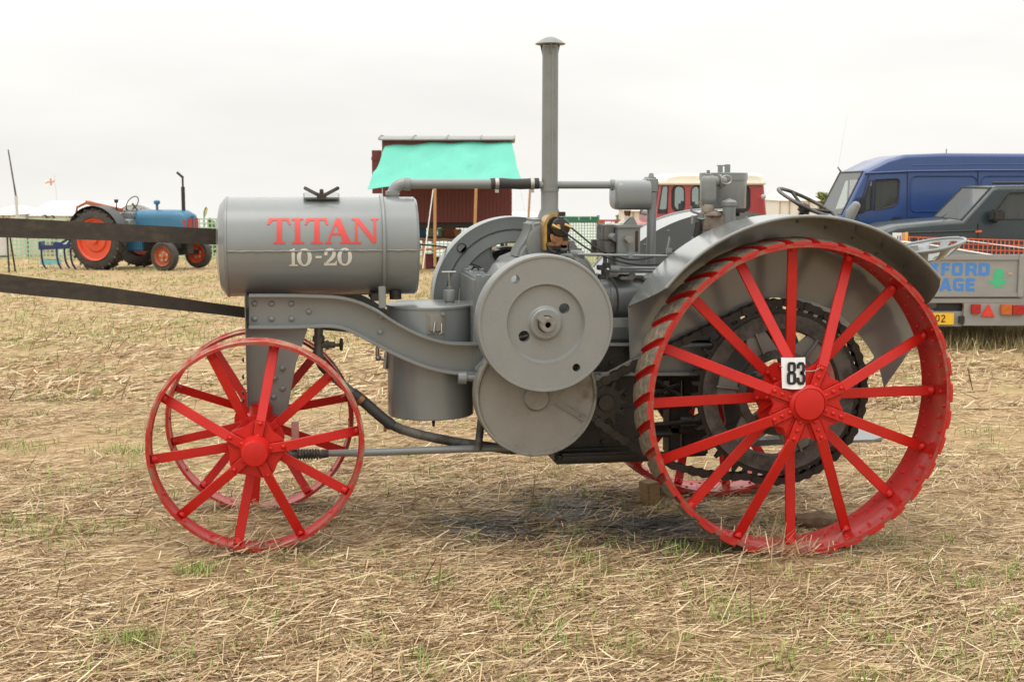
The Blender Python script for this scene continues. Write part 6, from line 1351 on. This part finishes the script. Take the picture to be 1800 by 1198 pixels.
bt('headlight', bluT, headl); bt('headlight_lens', chrome, lambda b: b.lathe([(.088, 0), (.05, .02), (0, .025)], (1.80, -.36, .86), (1, 0, 0), 20))
for yy in (-.78, .78):
    def fnd(b, yy=yy):
        rows = []
        for i in range(15):
            a = R(20+130*i/14); rows.append([(.80*math.cos(a), yy+dy, .74+.80*math.sin(a)) for dy in (-.19, -.18, .17, .19)])
        b.grid(rows)
        rows = [[(.80*math.cos(R(20+130*i/14)), yy+(.18 if yy < 0 else -.18), .74+.8*math.sin(R(20+130*i/14))), (.35*math.cos(R(20+130*i/14)), yy+(.18 if yy < 0 else -.18), .85+.25*math.sin(R(20+130*i/14)))] for i in range(15)]; b.grid(rows)
    bt('mudguard', pm('dark_guard', (.06, .062, .058), None, .5) if yy < 0 else ltgrey, fnd, solid=.01)
bt('steering_wheel', iron, lambda b: (b.tube([Vector((.42, 0, 1.58))+Vector((.09*math.cos(a), .21*math.sin(a), .17*math.cos(a))) for a in [i*2*PI/24 for i in range(25)]], .013, 6, cap=False), b.cyl((.75, 0, 1.2), (.42, 0, 1.58), .02), b.bar((.42, -.2, 1.58), (.42, .2, 1.58), .02, .02)))
bt('seat', iron, lambda b: (b.box2((-.35, -.2, 1.12), (-.02, .2, 1.18)), b.box2((-.4, -.2, 1.12), (-.34, .2, 1.36))), bevel=.02)
bt('lift_arm', pm('rusty_orange', (.42, .14, .07), (.34, .11, .06), .6, scale=8), lambda b: (b.bar((-.75, -.2, 1.60), (.35, -.35, 1.42), .09, .14), b.bar((-.75, -.2, 1.60), (-1.1, -.15, 1.48), .05, .06), b.bar((-1.1, -.15, 1.48), (-1.15, -.15, 1.3), .03, .04)))
bt('rear_lamp', iron, lambda b: (b.cyl((.3, -.45, 1.4), (.3, -.45, 1.62), .015), b.box((.3, -.45, 1.64), (.06, .08, .08))))
bt('toolbox', grey, lambda b: (b.box2((.1, -.56, 1.0), (.75, -.2, 1.25)), b.box2((.35, -.4, 1.2), (.72, .3, 1.42))), bevel=.06, seg=3)
# ---- cultivator
fr = frame(98, 31.5, 8); zz = fr[1]; FR[0] = fr[0]; navy = pm('navy_paint', (.02, .035, .14), (.018, .03, .11), .4, scale=6, dirt=(.1, .1, .12), damt=.3)
CU = thing('cultivator', fr[0], 'dark blue cultivator with curved tines standing left of the blue tractor', 'plough'); k = 31.5/F_
v8 = lambda px, py: ((px-98)*k, lz_(py, 31.5, zz))
b = MB(); a, c = v8(66, 434), v8(128, 432); b.bar((a[0], 0, a[1]), (c[0], 0, c[1]), .09, .09); b.bar((a[0], .5, a[1]), (c[0], .5, c[1]), .09, .09); b.bar((a[0]+.1, 0, a[1]), (a[0]+.1, .5, a[1]), .08, .07); b.bar((c[0]-.1, 0, c[1]), (c[0]-.1, .5, c[1]), .08, .07); b.build('frame', navy, CU, bevel=.01)
b = MB(); q = v8(67, 430); b.box((q[0], .2, q[1]), (.06, .5, .2)); b.build('end_plate', navy, CU, bevel=.01); b = MB(); q = v8(97, 430); b.box((q[0], .0, q[1]), (.2, .1, .16)); b.bar((q[0], .1, q[1]), (q[0]+.4, .3, q[1]+.3), .06, .08); b.bar((q[0]+.2, .1, q[1]), (q[0]+.4, .3, q[1]+.3), .06, .08); b.build('headstock', navy, CU, bevel=.01)
for px, yy in ((69, 0), (95, .0), (101, .5), (117, 0.1), (132, .4)):
    b = MB(); q = v8(px, 438); b.tube(smooth_path([Vector((q[0], yy, q[1]+.05)), Vector((q[0]+.0, yy, q[1]-.15)), Vector((q[0]+.03, yy, .12)), Vector((q[0]+.11, yy, -.02))], 4), .026, 6); b.build('tine', navy, CU)
simple_box('feed_tub', 'flat turquoise tub on the grass behind the dark blue cultivator', 'tub', 84, 0, .45, .3, .12, 34, pm('turquoise_plastic', (.2, .6, .62), None, .5))

# ---- distant trees over the crest
leaf = island_mat('leaves', [(0, (.10, .13, .04)), (.5, (.17, .2, .06)), (1, (.26, .27, .09))], .7); bark = pm('bark', (.12, .09, .06), None, .9)
def tree(label, px, D_, ptop, wpx, name='tree', nl=900):
    fr_ = frame(px, D_, 0); z_ = fr_[1]; t_ = thing(name, fr_[0], label, 'tree', 'trees beyond the fence'); FR[0] = fr_[0]; h = lz_(ptop, D_, z_); w_ = wpx*D_/F_/2
    b = MB(); b.tube([Vector((0, 0, -.3)), Vector((.05, 0, h*.4)), Vector((0, .05, h*.8))], [h*.035, h*.025, h*.01], 8)
    for i in range(5): a = i*1.3; b.tube([Vector((0, 0, h*(.3+.08*i))), Vector((w_*.6*math.cos(a), w_*.6*math.sin(a), h*(.5+.08*i)))], [h*.015, h*.005], 6)
    b.build('trunk', bark, t_)
    b = MB()
    cl = [(random.gauss(0, .45)*w_, random.gauss(0, .45)*w_, h*(.35+.6*random.random()), .25+.2*random.random()) for _ in range(16)]
    for i in range(nl):
        c = random.choice(cl); p = Vector((c[0]+random.gauss(0, c[3]*w_*.6), c[1]+random.gauss(0, c[3]*w_*.6), min(h, c[2]+random.gauss(0, h*.07)))); s_ = h*.035; u = Vector((random.gauss(0, 1), random.gauss(0, 1), random.gauss(0, 1))).normalized(); v = u.orthogonal().normalized()
        b.add([p-u*s_, p+v*s_*.5, p+u*s_, p-v*s_*.5], [(0, 1, 2, 3)])
    b.build('crown', leaf, t_, smooth=0)
for i, (px, D_, pt, wp, lb) in enumerate(((372, 60, 387, 26, 'low yellow green tree just left of the grey tank'), (392, 62, 384, 30, 'low green tree behind the grey tank'), (1090, 90, 378, 26, 'small far tree beyond the lubricator box'), (1412, 85, 352, 40, 'far pale tree behind the steering wheel'), (1365, 90, 356, 30, 'far tree under the steering wheel'), (1448, 80, 340, 18, 'thin far tree left of the blue van'))): tree(lb, px, D_, pt, wp)
